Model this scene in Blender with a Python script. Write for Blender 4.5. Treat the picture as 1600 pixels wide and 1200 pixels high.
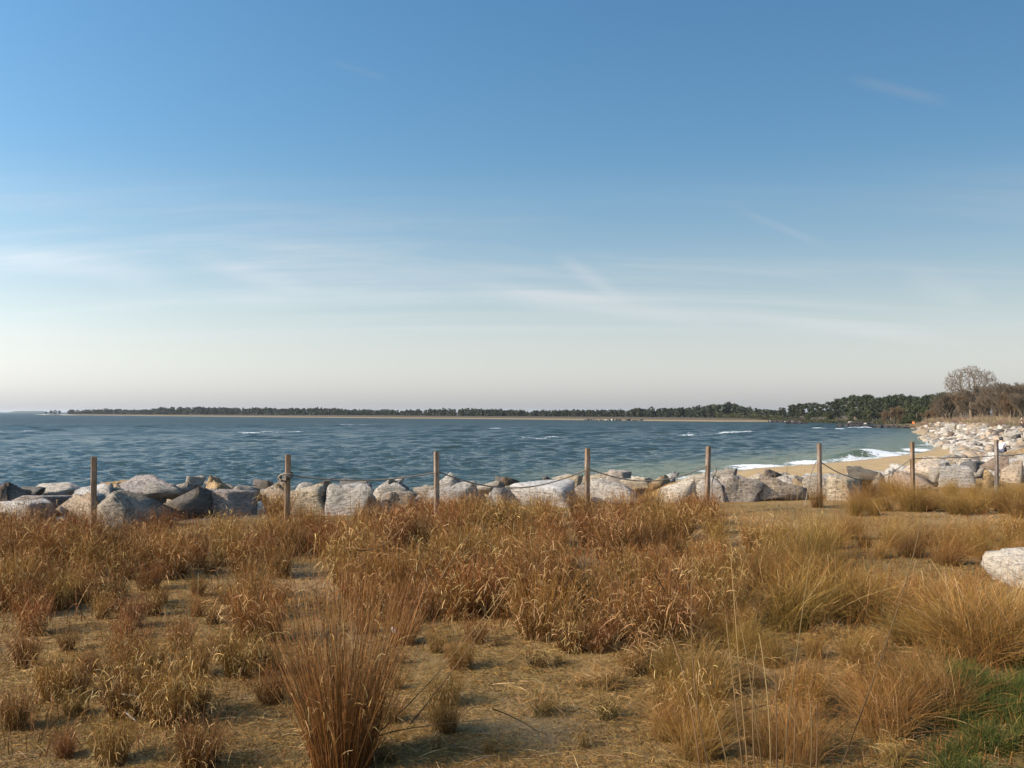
import bpy, bmesh, math, random
import numpy as np
from mathutils import Vector, Matrix

for o in list(bpy.data.objects):
    bpy.data.objects.remove(o, do_unlink=True)
SC = bpy.context.scene
COL = SC.collection
rng = np.random.default_rng(11)
random.seed(11)

# ------------------------------------------------------------------ camera
FPX = 1556.0                 # focal length in photo pixels (photo 1600 x 1200)
CAMZ = 1.75
PITCH = math.atan(43.5 / FPX)
cd = bpy.data.cameras.new('camera')
cd.sensor_width = 36.0
cd.lens = 36.0 * FPX / 1600.0
cd.clip_start = 0.05
cd.clip_end = 40000
cam = bpy.data.objects.new('camera', cd)
COL.objects.link(cam)
cam.location = (0, 0, CAMZ)
cam.rotation_euler = (math.radians(90) + PITCH, 0, 0)
SC.camera = cam

# ------------------------------------------------------------------ sun, sky, exposure
SUN_AZ = math.atan2(-0.87, -0.49)     # from +Y towards +X : the sun stands to the left, a little behind
SUN_EL = math.radians(30)
SUN_STRENGTH = 5.0
SKY_STRENGTH = 0.10
TO_SUN = Vector((math.sin(SUN_AZ) * math.cos(SUN_EL), math.cos(SUN_AZ) * math.cos(SUN_EL), math.sin(SUN_EL)))
ld = bpy.data.lights.new('sun', 'SUN')
ld.energy = SUN_STRENGTH
ld.angle = math.radians(0.55)
ld.color = (1.0, 0.88, 0.72)
sun = bpy.data.objects.new('sun', ld)
COL.objects.link(sun)
sun.rotation_euler = TO_SUN.to_track_quat('Z', 'Y').to_euler()
sun.location = (-40, -10, 40)

def pix_dir(px, py):
    u = (px - 800) / FPX
    v = (600 - py) / FPX
    c, s = math.cos(PITCH), math.sin(PITCH)
    d = Vector((u, c - v * s, s + v * c))
    return d

def at(px, py, Y):
    """point seen at photo pixel px, py at depth Y"""
    d = pix_dir(px, py)
    t = Y / d.y
    return Vector((d.x * t, Y, CAMZ + d.z * t))

def on_z(px, py, z=0.0):
    d = pix_dir(px, py)
    t = (z - CAMZ) / d.z
    return Vector((d.x * t, d.y * t, z))

def to_px(x, y, z):
    c, s = math.cos(PITCH), math.sin(PITCH)
    zz = np.asarray(z) - CAMZ
    f = np.asarray(y) * c + zz * s
    up = -np.asarray(y) * s + zz * c
    return 800 + FPX * np.asarray(x) / f, 600 - FPX * up / f

world = bpy.data.worlds.new('World')
SC.world = world
world.use_nodes = True
wt = world.node_tree
for n in list(wt.nodes):
    wt.nodes.remove(n)

class NT:
    """tiny helper to write node trees"""
    def __init__(self, tree):
        self.t = tree
    def n(self, typ, **kw):
        nd = self.t.nodes.new(typ)
        for k, v in kw.items():
            if k.startswith('i_'):
                key = k[2:]
                key = int(key) if key.isdigit() else key.replace('_', ' ')
                s = nd.inputs[key]
                if hasattr(v, 'is_output'):
                    self.t.links.new(v, s)
                else:
                    s.default_value = v
            else:
                setattr(nd, k, v)
        return nd
    def math(self, op, a, b=None, c=None, clamp=False):
        nd = self.t.nodes.new('ShaderNodeMath')
        nd.operation = op
        nd.use_clamp = clamp
        for i, v in enumerate((a, b, c)):
            if v is None:
                continue
            if hasattr(v, 'is_output'):
                self.t.links.new(v, nd.inputs[i])
            else:
                nd.inputs[i].default_value = v
        return nd.outputs[0]
    def vmath(self, op, a, b=None):
        nd = self.t.nodes.new('ShaderNodeVectorMath')
        nd.operation = op
        for i, v in enumerate((a, b)):
            if v is None:
                continue
            if hasattr(v, 'is_output'):
                self.t.links.new(v, nd.inputs[i])
            else:
                nd.inputs[i].default_value = v
        return nd.outputs['Value'] if op in ('DOT_PRODUCT', 'LENGTH') else nd.outputs[0]
    def rng(self, v, a, b, c=0.0, d=1.0, smooth=True):
        nd = self.t.nodes.new('ShaderNodeMapRange')
        nd.interpolation_type = 'SMOOTHSTEP' if smooth else 'LINEAR'
        self.t.links.new(v, nd.inputs[0])
        for i, x in enumerate((a, b, c, d)):
            nd.inputs[i + 1].default_value = x
        return nd.outputs[0]
    def mix(self, f, a, b, mode='MIX'):
        nd = self.t.nodes.new('ShaderNodeMix')
        nd.data_type = 'RGBA'
        nd.blend_type = mode
        nd.clamp_result = False
        for k, v in ((0, f), (6, a), (7, b)):
            if hasattr(v, 'is_output'):
                self.t.links.new(v, nd.inputs[k])
            else:
                if k and len(v) == 3:
                    v = (*v, 1)
                nd.inputs[k].default_value = v
        return nd.outputs[2]
    def noise(self, vec, scale, detail=4, rough=0.55, dist=0.0):
        nd = self.t.nodes.new('ShaderNodeTexNoise')
        if vec is not None:
            self.t.links.new(vec, nd.inputs['Vector'])
        nd.inputs['Scale'].default_value = scale
        nd.inputs['Detail'].default_value = detail
        nd.inputs['Roughness'].default_value = rough
        nd.inputs['Distortion'].default_value = dist
        return nd
    def link(self, a, b):
        self.t.links.new(a, b)

W = NT(wt)
sky = W.n('ShaderNodeTexSky', sky_type='NISHITA')
sky.sun_disc = False
sky.sun_elevation = SUN_EL
sky.sun_rotation = SUN_AZ
sky.altitude = 0
sky.air_density = 1.0
sky.dust_density = 0.9
sky.ozone_density = 1.6
tc = W.n('ShaderNodeTexCoord')
D = tc.outputs['Generated']
nrm = W.vmath('NORMALIZE', D)
sep = W.n('ShaderNodeSeparateXYZ'); W.link(nrm, sep.inputs[0])
el = W.math('MAXIMUM', sep.outputs[2], 0.0)
# thin cirrus on a flat layer overhead, drawn out in streaks
den = W.math('ADD', el, 0.16)
cx = W.math('DIVIDE', sep.outputs[0], den)
cy = W.math('DIVIDE', sep.outputs[1], den)
cmb = W.n('ShaderNodeCombineXYZ'); W.link(cx, cmb.inputs[0]); W.link(cy, cmb.inputs[1])
mp = W.n('ShaderNodeMapping'); W.link(cmb.outputs[0], mp.inputs[0])
mp.inputs['Rotation'].default_value = (0, 0, math.radians(-24))
mp.inputs['Scale'].default_value = (0.22, 0.9, 1)
n1 = W.noise(mp.outputs[0], 1.6, 7, 0.6, 0.7)
mp2 = W.n('ShaderNodeMapping'); W.link(cmb.outputs[0], mp2.inputs[0])
mp2.inputs['Rotation'].default_value = (0, 0, math.radians(-32))
mp2.inputs['Scale'].default_value = (0.12, 1.6, 1)
n2 = W.noise(mp2.outputs[0], 2.3, 6, 0.62, 0.4)
streak = W.math('MULTIPLY', W.rng(n1.outputs[0], 0.40, 0.72), W.rng(n2.outputs[0], 0.28, 0.70))
low = W.math('MULTIPLY', W.rng(el, 0.24, 0.13), W.rng(el, 0.05, 0.13))
streak = W.math('MULTIPLY', streak, low)
# the veil of haze that thickens towards the horizon
veil = W.math('POWER', W.math('SUBTRACT', 1.0, W.math('MINIMUM', W.math('MULTIPLY', el, 3.6), 1.0)), 1.9)
veil = W.math('MINIMUM', veil, 1.0)
amt = W.math('MULTIPLY', streak, 0.72)
def sky_streak(p0, p1, w, s):
    a, b = pix_dir(*p0).normalized(), pix_dir(*p1).normalized()
    nn = a.cross(b).normalized()
    mid = (a + b).normalized()
    half = math.acos(max(-1, min(1, a.dot(mid))))
    along = (b - a).normalized()
    q = W.math('ABSOLUTE', W.math('ADD', W.vmath('DOT_PRODUCT', nrm, tuple(nn)), W.math('MULTIPLY', W.math('SUBTRACT', n2.outputs[0], 0.5), w * 1.5)))
    m1 = W.rng(q, w, 0.0)
    l = W.math('ABSOLUTE', W.vmath('DOT_PRODUCT', nrm, tuple(along)))
    l = W.math('ABSOLUTE', W.math('SUBTRACT', W.vmath('DOT_PRODUCT', nrm, tuple(along)), float(mid.dot(along))))
    m2 = W.rng(l, math.sin(half), math.sin(half) * 0.3)
    return W.math('MULTIPLY', W.math('MULTIPLY', m1, m2), s)
for args in (((1310, 118), (1500, 165), 0.0075, 0.13), ((1130, 318), (1310, 392), 0.006, 0.12),
             ((860, 395), (985, 470), 0.011, 0.20), ((690, 440), (1180, 505), 0.016, 0.30), ((1000, 470), (1560, 540), 0.013, 0.22),
             ((500, 90), (620, 130), 0.005, 0.06), ((1400, 430), (1560, 475), 0.016, 0.13),
             ((-60, 395), (300, 440), 0.018, 0.22), ((280, 400), (520, 460), 0.014, 0.18)):
    amt = W.math('ADD', amt, sky_streak(*args), clamp=True)
lum = W.n('ShaderNodeRGBToBW'); W.link(sky.outputs[0], lum.inputs[0])
lumc = W.n('ShaderNodeCombineColor')
W.link(W.math('MULTIPLY', lum.outputs[0], 1.27), lumc.inputs[0])
W.link(W.math('MULTIPLY', lum.outputs[0], 1.265), lumc.inputs[1])
W.link(W.math('MULTIPLY', lum.outputs[0], 1.265), lumc.inputs[2])
hsv = W.n('ShaderNodeHueSaturation'); W.link(sky.outputs[0], hsv.inputs['Color'])
hsv.inputs['Saturation'].default_value = 1.26
hsv.inputs['Hue'].default_value = 0.493
skymix = W.mix(veil, hsv.outputs[0], lumc.outputs[0])
lumb = W.vmath('MULTIPLY', lumc.outputs[0], (1.18, 1.19, 1.22))
skymix = W.mix(amt, skymix, lumb)
# hazy air scatters forward: the whole sky is brighter on the sun's side
cs = W.math('MULTIPLY', W.math('ADD', W.vmath('DOT_PRODUCT', nrm, tuple(TO_SUN)), 1.0), 0.5)
aur = W.math('ADD', W.math('MULTIPLY', W.math('POWER', cs, 2.0), 2.55), 0.55)
skymix = W.vmath('MULTIPLY', skymix, W.n('ShaderNodeCombineXYZ', i_0=aur, i_1=aur, i_2=aur).outputs[0])
bg = W.n('ShaderNodeBackground')
W.link(skymix, bg.inputs[0])
bg.inputs[1].default_value = SKY_STRENGTH
wo = W.n('ShaderNodeOutputWorld')
W.link(bg.outputs[0], wo.inputs[0])

SC.view_settings.view_transform = 'Standard'
SC.view_settings.look = 'None'
SC.view_settings.exposure = 0.60
SC.view_settings.gamma = 1.0
SC.view_settings.use_curve_mapping = False
SC.render.engine = 'CYCLES'
SC.cycles.max_bounces = 4
SC.cycles.diffuse_bounces = 2
SC.cycles.glossy_bounces = 2
SC.cycles.transmission_bounces = 3
SC.cycles.volume_bounces = 0
SC.cycles.transparent_max_bounces = 8
SC.cycles.use_denoising = True
SC.cycles.caustics_reflective = False
SC.cycles.caustics_refractive = False

# ------------------------------------------------------------------ helpers
def tag(o, label=None, cat=None, group=None, kind=None):
    if label: o['label'] = label
    if cat: o['category'] = cat
    if group: o['group'] = group
    if kind: o['kind'] = kind
    return o

def link(name, me, mat=None, parent=None):
    o = bpy.data.objects.new(name, me)
    COL.objects.link(o)
    if mat is not None and me is not None and len(me.materials) == 0:
        me.materials.append(mat)
    if parent is not None:
        o.parent = parent
    return o

def fast_mesh(name, V, F, smooth=True, cols=None, attrs=None):
    """V (n,3); F list of int arrays, each (m,3) or (m,4)"""
    me = bpy.data.meshes.new(name)
    V = np.asarray(V, np.float32)
    me.vertices.add(len(V))
    me.vertices.foreach_set('co', V.ravel())
    Fs = [np.asarray(f, np.int32) for f in F if len(f)]
    nl = sum(f.size for f in Fs)
    npoly = sum(len(f) for f in Fs)
    me.loops.add(nl)
    me.loops.foreach_set('vertex_index', np.concatenate([f.ravel() for f in Fs]))
    me.polygons.add(npoly)
    tot = np.concatenate([np.full(len(f), f.shape[1], np.int32) for f in Fs])
    start = np.concatenate([[0], np.cumsum(tot)[:-1]]).astype(np.int32)
    me.polygons.foreach_set('loop_start', start)
    me.polygons.foreach_set('loop_total', tot)
    me.polygons.foreach_set('use_smooth', np.full(npoly, smooth, bool))
    if cols is not None:
        a = me.color_attributes.new('tone', 'FLOAT_COLOR', 'POINT')
        c = np.ones((len(V), 4), np.float32); c[:, :3] = cols
        a.data.foreach_set('color', c.ravel())
    for k, v in (attrs or {}).items():
        a = me.attributes.new(k, 'FLOAT', 'POINT')
        a.data.foreach_set('value', np.asarray(v, np.float32))
    me.update(calc_edges=True)
    me.validate()
    return me

def mat_new(name):
    m = bpy.data.materials.new(name)
    m.use_nodes = True
    t = m.node_tree
    for n in list(t.nodes):
        t.nodes.remove(n)
    k = NT(t)
    out = k.n('ShaderNodeOutputMaterial')
    return m, k, out

def rand_unit(n, r=None):
    r = r or rng
    v = r.normal(size=(n, 3))
    return v / np.linalg.norm(v, axis=1, keepdims=True)

def sstep(a, b, x):
    t = np.clip((x - a) / (b - a), 0, 1)
    return t * t * (3 - 2 * t)

class VN:
    """cheap smooth value noise from sums of sines"""
    def __init__(self, seed, n=10, dim=2):
        r = np.random.default_rng(seed)
        self.k = r.normal(size=(n, dim))
        self.k /= np.linalg.norm(self.k, axis=1, keepdims=True)
        self.k *= r.uniform(0.6, 1.7, (n, 1))
        self.p = r.uniform(0, 6.28, n)
        self.n = n
    def __call__(self, *xs):
        out = 0
        for k, p in zip(self.k, self.p):
            a = p
            for kk, x in zip(k, xs):
                a = a + kk * x
            out = out + np.sin(a)
        return out / math.sqrt(self.n)

# ------------------------------------------------------------------ terrain plan
WATER = CAMZ - 4.0      # -2.25
CREST = np.array([(-90, -28), (-30, 3.0), (-7, 14.9), (1, 19.0), (9.5, 23.3), (15, 30), (22, 40.5), (31, 54), (41, 71), (50, 91), (57, 111), (65, 134), (72, 155), (78, 178), (88, 205), (104, 232), (130, 256), (175, 275), (260, 290), (900, 330)], float)
SHORE = np.array([(-95, -17), (-34, 10), (-10.4, 21.2), (3, 29), (8.5, 47), (13.5, 65), (18.5, 72), (25.5, 79), (35, 91), (44, 105), (53, 125), (65, 150), (83, 189), (92, 216), (98, 236),
                  (110, 262), (128, 300), (131, 330), (126, 358), (106, 400), (80, 415), (40, 470), (0, 541), (-90, 640), (-200, 778), (-360, 980), (-552, 1245), (-640, 1400), (-600, 2000), (300, 3300), (3000, 4200)], float)

def densify(P, step=3.0):
    # Catmull-Rom
    out = []
    for i in range(len(P) - 1):
        p0 = P[max(i - 1, 0)]; p1 = P[i]; p2 = P[i + 1]; p3 = P[min(i + 2, len(P) - 1)]
        n = int(np.clip(np.linalg.norm(p2 - p1) / step, 2, 12))
        for t in np.linspace(0, 1, n, endpoint=False):
            out.append(0.5 * ((2 * p1) + (-p0 + p2) * t + (2 * p0 - 5 * p1 + 4 * p2 - p3) * t * t + (-p0 + 3 * p1 - 3 * p2 + p3) * t ** 3))
    out.append(P[-1])
    return np.array(out)
CRESTD = densify(CREST)
SHORED = densify(SHORE)

def sdist(P, x, y):
    """signed distance to polyline, positive on its left side (the water)"""
    x = np.asarray(x, float); y = np.asarray(y, float)
    best = np.full(x.shape, 1e18); sg = np.zeros(x.shape)
    if x.ndim == 0 or x.size == 1:
        a, b = P[:-1], P[1:]
        dv = b - a
        t = np.clip(((float(x) - a[:, 0]) * dv[:, 0] + (float(y) - a[:, 1]) * dv[:, 1]) / (dv ** 2).sum(1), 0, 1)
        d2 = (float(x) - a[:, 0] - t * dv[:, 0]) ** 2 + (float(y) - a[:, 1] - t * dv[:, 1]) ** 2
        i = int(np.argmin(d2))
        cr = dv[i, 0] * (float(y) - a[i, 1]) - dv[i, 1] * (float(x) - a[i, 0])
        return np.full(x.shape, math.sqrt(d2[i]) * (1.0 if cr >= 0 else -1.0))
    for (ax, ay), (bx, by) in zip(P[:-1], P[1:]):
        dx, dy = bx - ax, by - ay
        L2 = dx * dx + dy * dy
        t = np.clip(((x - ax) * dx + (y - ay) * dy) / L2, 0, 1)
        ex = x - ax - t * dx; ey = y - ay - t * dy
        d2 = ex * ex + ey * ey
        cr = dx * (y - ay) - dy * (x - ax)
        m = d2 < best
        best = np.where(m, d2, best)
        sg = np.where(m, np.where(cr >= 0, 1.0, -1.0), sg)
    return np.sqrt(best) * sg

GN1, GN2, GN3 = VN(1), VN(2), VN(3)
def ground_z(x, y, parts=False):
    x = np.asarray(x, float); y = np.asarray(y, float)
    d = sdist(CRESTD, x, y)
    e = sdist(SHORED, x, y)
    land = -0.55 * sstep(30, 130, y) - 0.5 * sstep(150, 260, y)
    land = land + 0.035 * GN1(x * 0.9, y * 0.9) * (y < 60) + 0.012 * GN2(x * 4, y * 4) * (y < 60)
    near = sstep(32, 26, y)
    d0 = 3.6 * near
    bank = land - 0.35 * near * sstep(0.5, 2.0, d) + (-2.9 - land) * np.clip((d - d0) / (7.5 - 0.55 * d0), 0, 1)
    beach = np.where(e < 0, np.minimum(WATER + 0.05 * np.abs(e), -1.15 + 0.02 * GN3(x * .05, y * .05)), np.maximum(WATER - 0.07 * e, -4.0))
    z = np.maximum(np.where(d < 0, land, bank), beach)
    if parts:
        return z, d, e
    return z

# ------------------------------------------------------------------ materials
def attr_leaf(name, transl=0.3, rough=0.55, var=0.25, spec=0.25):
    m, k, out = mat_new(name)
    a = k.n('ShaderNodeAttribute', attribute_name='tone')
    oi = k.n('ShaderNodeObjectInfo')
    hs = k.n('ShaderNodeHueSaturation')
    k.link(a.outputs['Color'], hs.inputs['Color'])
    k.link(k.rng(oi.outputs['Random'], 0, 1, 1 - var, 1 + var, False), hs.inputs['Value'])
    r2 = k.math('FRACT', k.math('MULTIPLY', oi.outputs['Random'], 7.31))
    k.link(k.rng(r2, 0, 1, 0.488, 0.512, False), hs.inputs['Hue'])
    b = k.n('ShaderNodeBsdfPrincipled')
    k.link(hs.outputs[0], b.inputs['Base Color'])
    b.inputs['Roughness'].default_value = rough
    b.inputs['Specular IOR Level'].default_value = spec
    tr = k.n('ShaderNodeBsdfTranslucent')
    k.link(hs.outputs[0], tr.inputs[0])
    mx = k.n('ShaderNodeMixShader')
    mx.inputs[0].default_value = transl
    k.link(b.outputs[0], mx.inputs[1]); k.link(tr.outputs[0], mx.inputs[2])
    k.link(mx.outputs[0], out.inputs[0])
    return m
M_GRASS = attr_leaf('dry grass', 0.16, 0.6, 0.38, 0.12)
M_LITTER = attr_leaf('straw litter', 0.12, 0.7, 0.0, 0.1)
M_FOL = attr_leaf('tree foliage', 0.15, 0.6, 0.22, 0.2)

def m_bark(name, c1, c2, sc=3.0):
    m, k, out = mat_new(name)
    g = k.n('ShaderNodeTexCoord')
    n = k.noise(g.outputs['Object'], sc, 5, 0.6)
    b = k.n('ShaderNodeBsdfPrincipled')
    k.link(k.mix(n.outputs[0], c1, c2), b.inputs['Base Color'])
    b.inputs['Roughness'].default_value = 0.85
    b.inputs['Specular IOR Level'].default_value = 0.15
    k.link(b.outputs[0], out.inputs[0])
    return m
M_BARK = m_bark('pine bark', (0.10, 0.07, 0.05), (0.20, 0.15, 0.11))
M_TWIG = m_bark('bare twigs', (0.10, 0.073, 0.048), (0.155, 0.115, 0.075), 0.4)
M_TWIG2 = m_bark('budding twigs', (0.10, 0.062, 0.034), (0.135, 0.09, 0.048), 0.4)
M_TWIG3 = m_bark('grey brown twigs', (0.065, 0.05, 0.033), (0.105, 0.08, 0.054), 0.4)

def m_rock(name, light, mid, dark, stain=0.5):
    m, k, out = mat_new(name)
    g = k.n('ShaderNodeTexCoord')
    oi = k.n('ShaderNodeObjectInfo')
    off = k.n('ShaderNodeCombineXYZ')
    for i in range(3):
        k.link(k.math('MULTIPLY', oi.outputs['Random'], 37.0 + 11 * i), off.inputs[i])
    p = k.vmath('ADD', g.outputs['Object'], off.outputs[0])
    n1 = k.noise(p, 1.6, 7, 0.62, 0.3)
    n2 = k.noise(p, 7.0, 6, 0.65)
    n3 = k.noise(p, 34.0, 4, 0.6)
    mp = k.n('ShaderNodeMapping'); k.link(p, mp.inputs[0])
    mp.inputs['Rotation'].default_value = (0.5, 0.3, 0.2)
    mp.inputs['Scale'].default_value = (1, 1.2, 6)
    n4 = k.noise(mp.outputs[0], 2.2, 5, 0.6, 0.5)
    c = k.mix(k.rng(n1.outputs[0], 0.32, 0.68), mid, light)
    c = k.mix(k.math('MULTIPLY', k.rng(n2.outputs[0], 0.50, 0.60), stain), c, dark)
    c = k.mix(k.math('MULTIPLY', k.rng(n4.outputs[0], 0.56, 0.70), 0.35), c, dark)
    c = k.mix(k.math('MULTIPLY', k.rng(n3.outputs[0], 0.35, 0.7), 0.25), c, light)
    hs = k.n('ShaderNodeHueSaturation')
    k.link(c, hs.inputs['Color'])
    k.link(k.rng(oi.outputs['Random'], 0, 1, 0.72, 1.16, False), hs.inputs['Value'])
    r2 = k.math('FRACT', k.math('MULTIPLY', oi.outputs['Random'], 5.7))
    k.link(k.rng(r2, 0, 1, 0.55, 1.35, False), hs.inputs['Saturation'])
    b = k.n('ShaderNodeBsdfPrincipled')
    k.link(hs.outputs[0], b.inputs['Base Color'])
    b.inputs['Roughness'].default_value = 0.82
    b.inputs['Specular IOR Level'].default_value = 0.25
    hsum = k.math('ADD', k.math('MULTIPLY', n2.outputs[0], 1.0), k.math('ADD', k.math('MULTIPLY', n3.outputs[0], 0.35), k.math('MULTIPLY', n4.outputs[0], 1.3)))
    bp = k.n('ShaderNodeBump')
    bp.inputs['Strength'].default_value = 0.9
    bp.inputs['Distance'].default_value = 0.09
    k.link(hsum, bp.inputs['Height'])
    k.link(bp.outputs[0], b.inputs['Normal'])
    k.link(b.outputs[0], out.inputs[0])
    return m
M_ROCK = {
    'pale grey': m_rock('pale grey stone', (0.52, 0.44, 0.335), (0.38, 0.315, 0.235), (0.115, 0.09, 0.065), 0.7),
    'tan': m_rock('tan stone', (0.48, 0.345, 0.21), (0.345, 0.245, 0.145), (0.11, 0.075, 0.048), 0.7),
    'whitish': m_rock('whitish stone', (0.56, 0.49, 0.40), (0.43, 0.37, 0.295), (0.16, 0.13, 0.10), 0.6),
    'dark grey': m_rock('dark grey stone', (0.21, 0.18, 0.145), (0.14, 0.12, 0.098), (0.06, 0.048, 0.037), 0.6),
    'brown': m_rock('brown stone', (0.32, 0.23, 0.16), (0.23, 0.165, 0.115), (0.10, 0.068, 0.048), 0.6),
}
M_WETROCK = m_rock('wet dark stone', (0.09, 0.08, 0.07), (0.05, 0.045, 0.04), (0.02, 0.018, 0.016), 0.5)

# ground
def ground_mat():
    m, k, out = mat_new('ground')
    a = k.n('ShaderNodeAttribute', attribute_name='tone')
    g = k.n('ShaderNodeTexCoord')
    p = g.outputs['Object']
    n1 = k.noise(p, 0.9, 6, 0.6)
    n2 = k.noise(p, 11, 6, 0.7)
    n3 = k.noise(p, 75, 4, 0.65)
    c = k.mix(k.rng(n1.outputs[0], 0.3, 0.7), a.outputs['Color'], k.mix(1.0, a.outputs['Color'], (0.72, 0.66, 0.60), 'MULTIPLY'))
    c = k.mix(k.math('MULTIPLY', k.rng(n2.outputs[0], 0.5, 0.75), 0.5), c, k.mix(1.0, a.outputs['Color'], (0.5, 0.42, 0.36), 'MULTIPLY'))
    c = k.mix(k.math('MULTIPLY', k.rng(n3.outputs[0], 0.5, 0.75), 0.45), c, k.mix(1.0, a.outputs['Color'], (1.35, 1.32, 1.28), 'MULTIPLY'))
    b = k.n('ShaderNodeBsdfPrincipled')
    k.link(c, b.inputs['Base Color'])
    b.inputs['Roughness'].default_value = 0.9
    b.inputs['Specular IOR Level'].default_value = 0.15
    bp = k.n('ShaderNodeBump')
    bp.inputs['Strength'].default_value = 0.8
    bp.inputs['Distance'].default_value = 0.03
    k.link(k.math('ADD', n2.outputs[0], k.math('MULTIPLY', n3.outputs[0], 0.5)), bp.inputs['Height'])
    k.link(bp.outputs[0], b.inputs['Normal'])
    k.link(b.outputs[0], out.inputs[0])
    return m

def axis(parts):
    out = [parts[0][0]]
    for a, b, s0, s1 in parts:
        x = a
        while x < b - 1e-6:
            f = (x - a) / (b - a)
            x = min(b, x + s0 * (s1 / s0) ** f)
            out.append(x)
    return np.array(sorted(set(np.round(out, 4))))
gx = axis([(-9000, -700, 2500, 60), (-700, -14, 16, 1.2), (-14, 18, 0.35, 0.35), (18, 180, 0.8, 4.0), (180, 9000, 8, 2500)])
gy = axis([(-60, 1, 10, 0.8), (1, 30, 0.35, 0.35), (30, 260, 0.8, 3.0), (260, 800, 3.5, 9), (800, 1600, 12, 60), (1600, 9000, 80, 2500)])
GX, GY = np.meshgrid(gx, gy)
Z, DD, EE = ground_z(GX, GY, True)
nx, ny = len(gx), len(gy)
idx = np.arange(nx * ny).reshape(ny, nx)
F = np.stack([idx[:-1, :-1].ravel(), idx[:-1, 1:].ravel(), idx[1:, 1:].ravel(), idx[1:, :-1].ravel()], 1)
C = np.zeros((ny, nx, 3))
soil = np.array((0.25, 0.158, 0.06)); sand = np.array((0.40, 0.285, 0.145)); dark = np.array((0.10, 0.08, 0.06)); scrub = np.array((0.19, 0.14, 0.07))
wet = np.array((0.33, 0.25, 0.15)); olive = np.array((0.15, 0.115, 0.045)); forest = np.array((0.10, 0.08, 0.05))
g1 = VN(21); g2 = VN(22)
mo = sstep(0.2, 1.3, g1(GX * 1.1, GY * 1.1))[..., None]
mo2 = sstep(0.3, 1.5, g2(GX * 1.9 + 3, GY * 2.3))[..., None]
C[:] = soil * (1 - 0.5 * mo) + olive * 0.5 * mo
C[:] = C * (1 - .6 * mo2) + np.array((0.33, 0.232, 0.128)) * .6 * mo2
fr = sstep(26, 60, GY)[..., None]
C = C * (1 - fr) + scrub * fr
onbank = sstep(-0.6, 0.4, DD)[..., None]
C = C * (1 - onbank) + dark * onbank
isbeach = ((Z < -1.0) & (DD > 3) | (GY > 255))
bfac = (isbeach * sstep(-30, -12, EE))[..., None]
C = C * (1 - bfac) + sand * bfac
inl = ((GY > 255) * sstep(-6, -13, EE))[..., None]
farsand = ((GY > 380) * 1.0)[..., None]
C = C * (1 - .3 * farsand)
C = C * (1 - inl) + forest * inl
wf = (sstep(-1.6, -0.2, EE) * (Z < -1.6))[..., None]
C = C * (1 - wf) + wet * wf
me = fast_mesh('ground', np.stack([GX.ravel(), GY.ravel(), Z.ravel()], 1), [F], True, C.reshape(-1, 3))
tag(link('ground', me, ground_mat()), kind='structure')

# ------------------------------------------------------------------ water
def water_mat():
    m, k, out = mat_new('water')
    g = k.n('ShaderNodeTexCoord')
    p = g.outputs['Object']
    foam = k.n('ShaderNodeAttribute', attribute_name='foam').outputs['Fac']
    shal = k.n('ShaderNodeAttribute', attribute_name='shallow').outputs['Fac']
    fn = k.noise(p, 2.6, 6, 0.7)
    fm = k.rng(k.math('ADD', foam, k.math('MULTIPLY', k.math('SUBTRACT', fn.outputs[0], 0.5), 1.1)), 0.45, 0.68)
    fm = k.math('MULTIPLY', fm, k.rng(foam, 0.02, 0.12))
    mp = k.n('ShaderNodeMapping'); k.link(p, mp.inputs[0])
    mp.inputs['Rotation'].default_value = (0, 0, math.radians(14))
    mp.inputs['Scale'].default_value = (0.5, 1.0, 1)
    w1 = k.noise(mp.outputs[0], 1.3, 6, 0.66)
    w2 = k.noise(mp.outputs[0], 2.2, 4, 0.6)
    w3 = k.noise(p, 7, 3, 0.55)
    bp = k.n('ShaderNodeBump')
    bp.inputs['Strength'].default_value = 1.0
    bp.inputs['Distance'].default_value = 0.36
    h = k.math('ADD', w1.outputs[0], k.math('ADD', k.math('MULTIPLY', w2.outputs[0], 0.42), k.math('MULTIPLY', w3.outputs[0], 0.05)))
    mp0 = k.n('ShaderNodeMapping'); k.link(p, mp0.inputs[0])
    mp0.inputs['Rotation'].default_value = (0, 0, math.radians(10))
    mp0.inputs['Scale'].default_value = (0.3, 1.0, 1)
    w0 = k.noise(mp0.outputs[0], 0.42, 5, 0.66)
    fr = k.n('ShaderNodeAttribute', attribute_name='far').outputs['Fac']
    h = k.math('ADD', h, k.math('MULTIPLY', k.math('MULTIPLY', w0.outputs[0], 6.0), fr))
    k.link(h, bp.inputs['Height'])
    col = k.mix(shal, (0.024, 0.040, 0.034), (0.075, 0.09, 0.038))
    b = k.n('ShaderNodeBsdfPrincipled')
    k.link(col, b.inputs['Base Color'])
    k.link(k.math('ADD', k.math('MULTIPLY', k.n('ShaderNodeAttribute', attribute_name='far').outputs['Fac'], 0.32), 0.10), b.inputs['Roughness'])
    b.inputs['IOR'].default_value = 1.33
    k.link(bp.outputs[0], b.inputs['Normal'])
    fo = k.n('ShaderNodeBsdfDiffuse')
    fo.inputs[0].default_value = (0.62, 0.62, 0.60, 1)
    mx = k.n('ShaderNodeMixShader')
    k.link(fm, mx.inputs[0]); k.link(b.outputs[0], mx.inputs[1]); k.link(fo.outputs[0], mx.inputs[2])
    k.link(mx.outputs[0], out.inputs[0])
    return m

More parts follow.
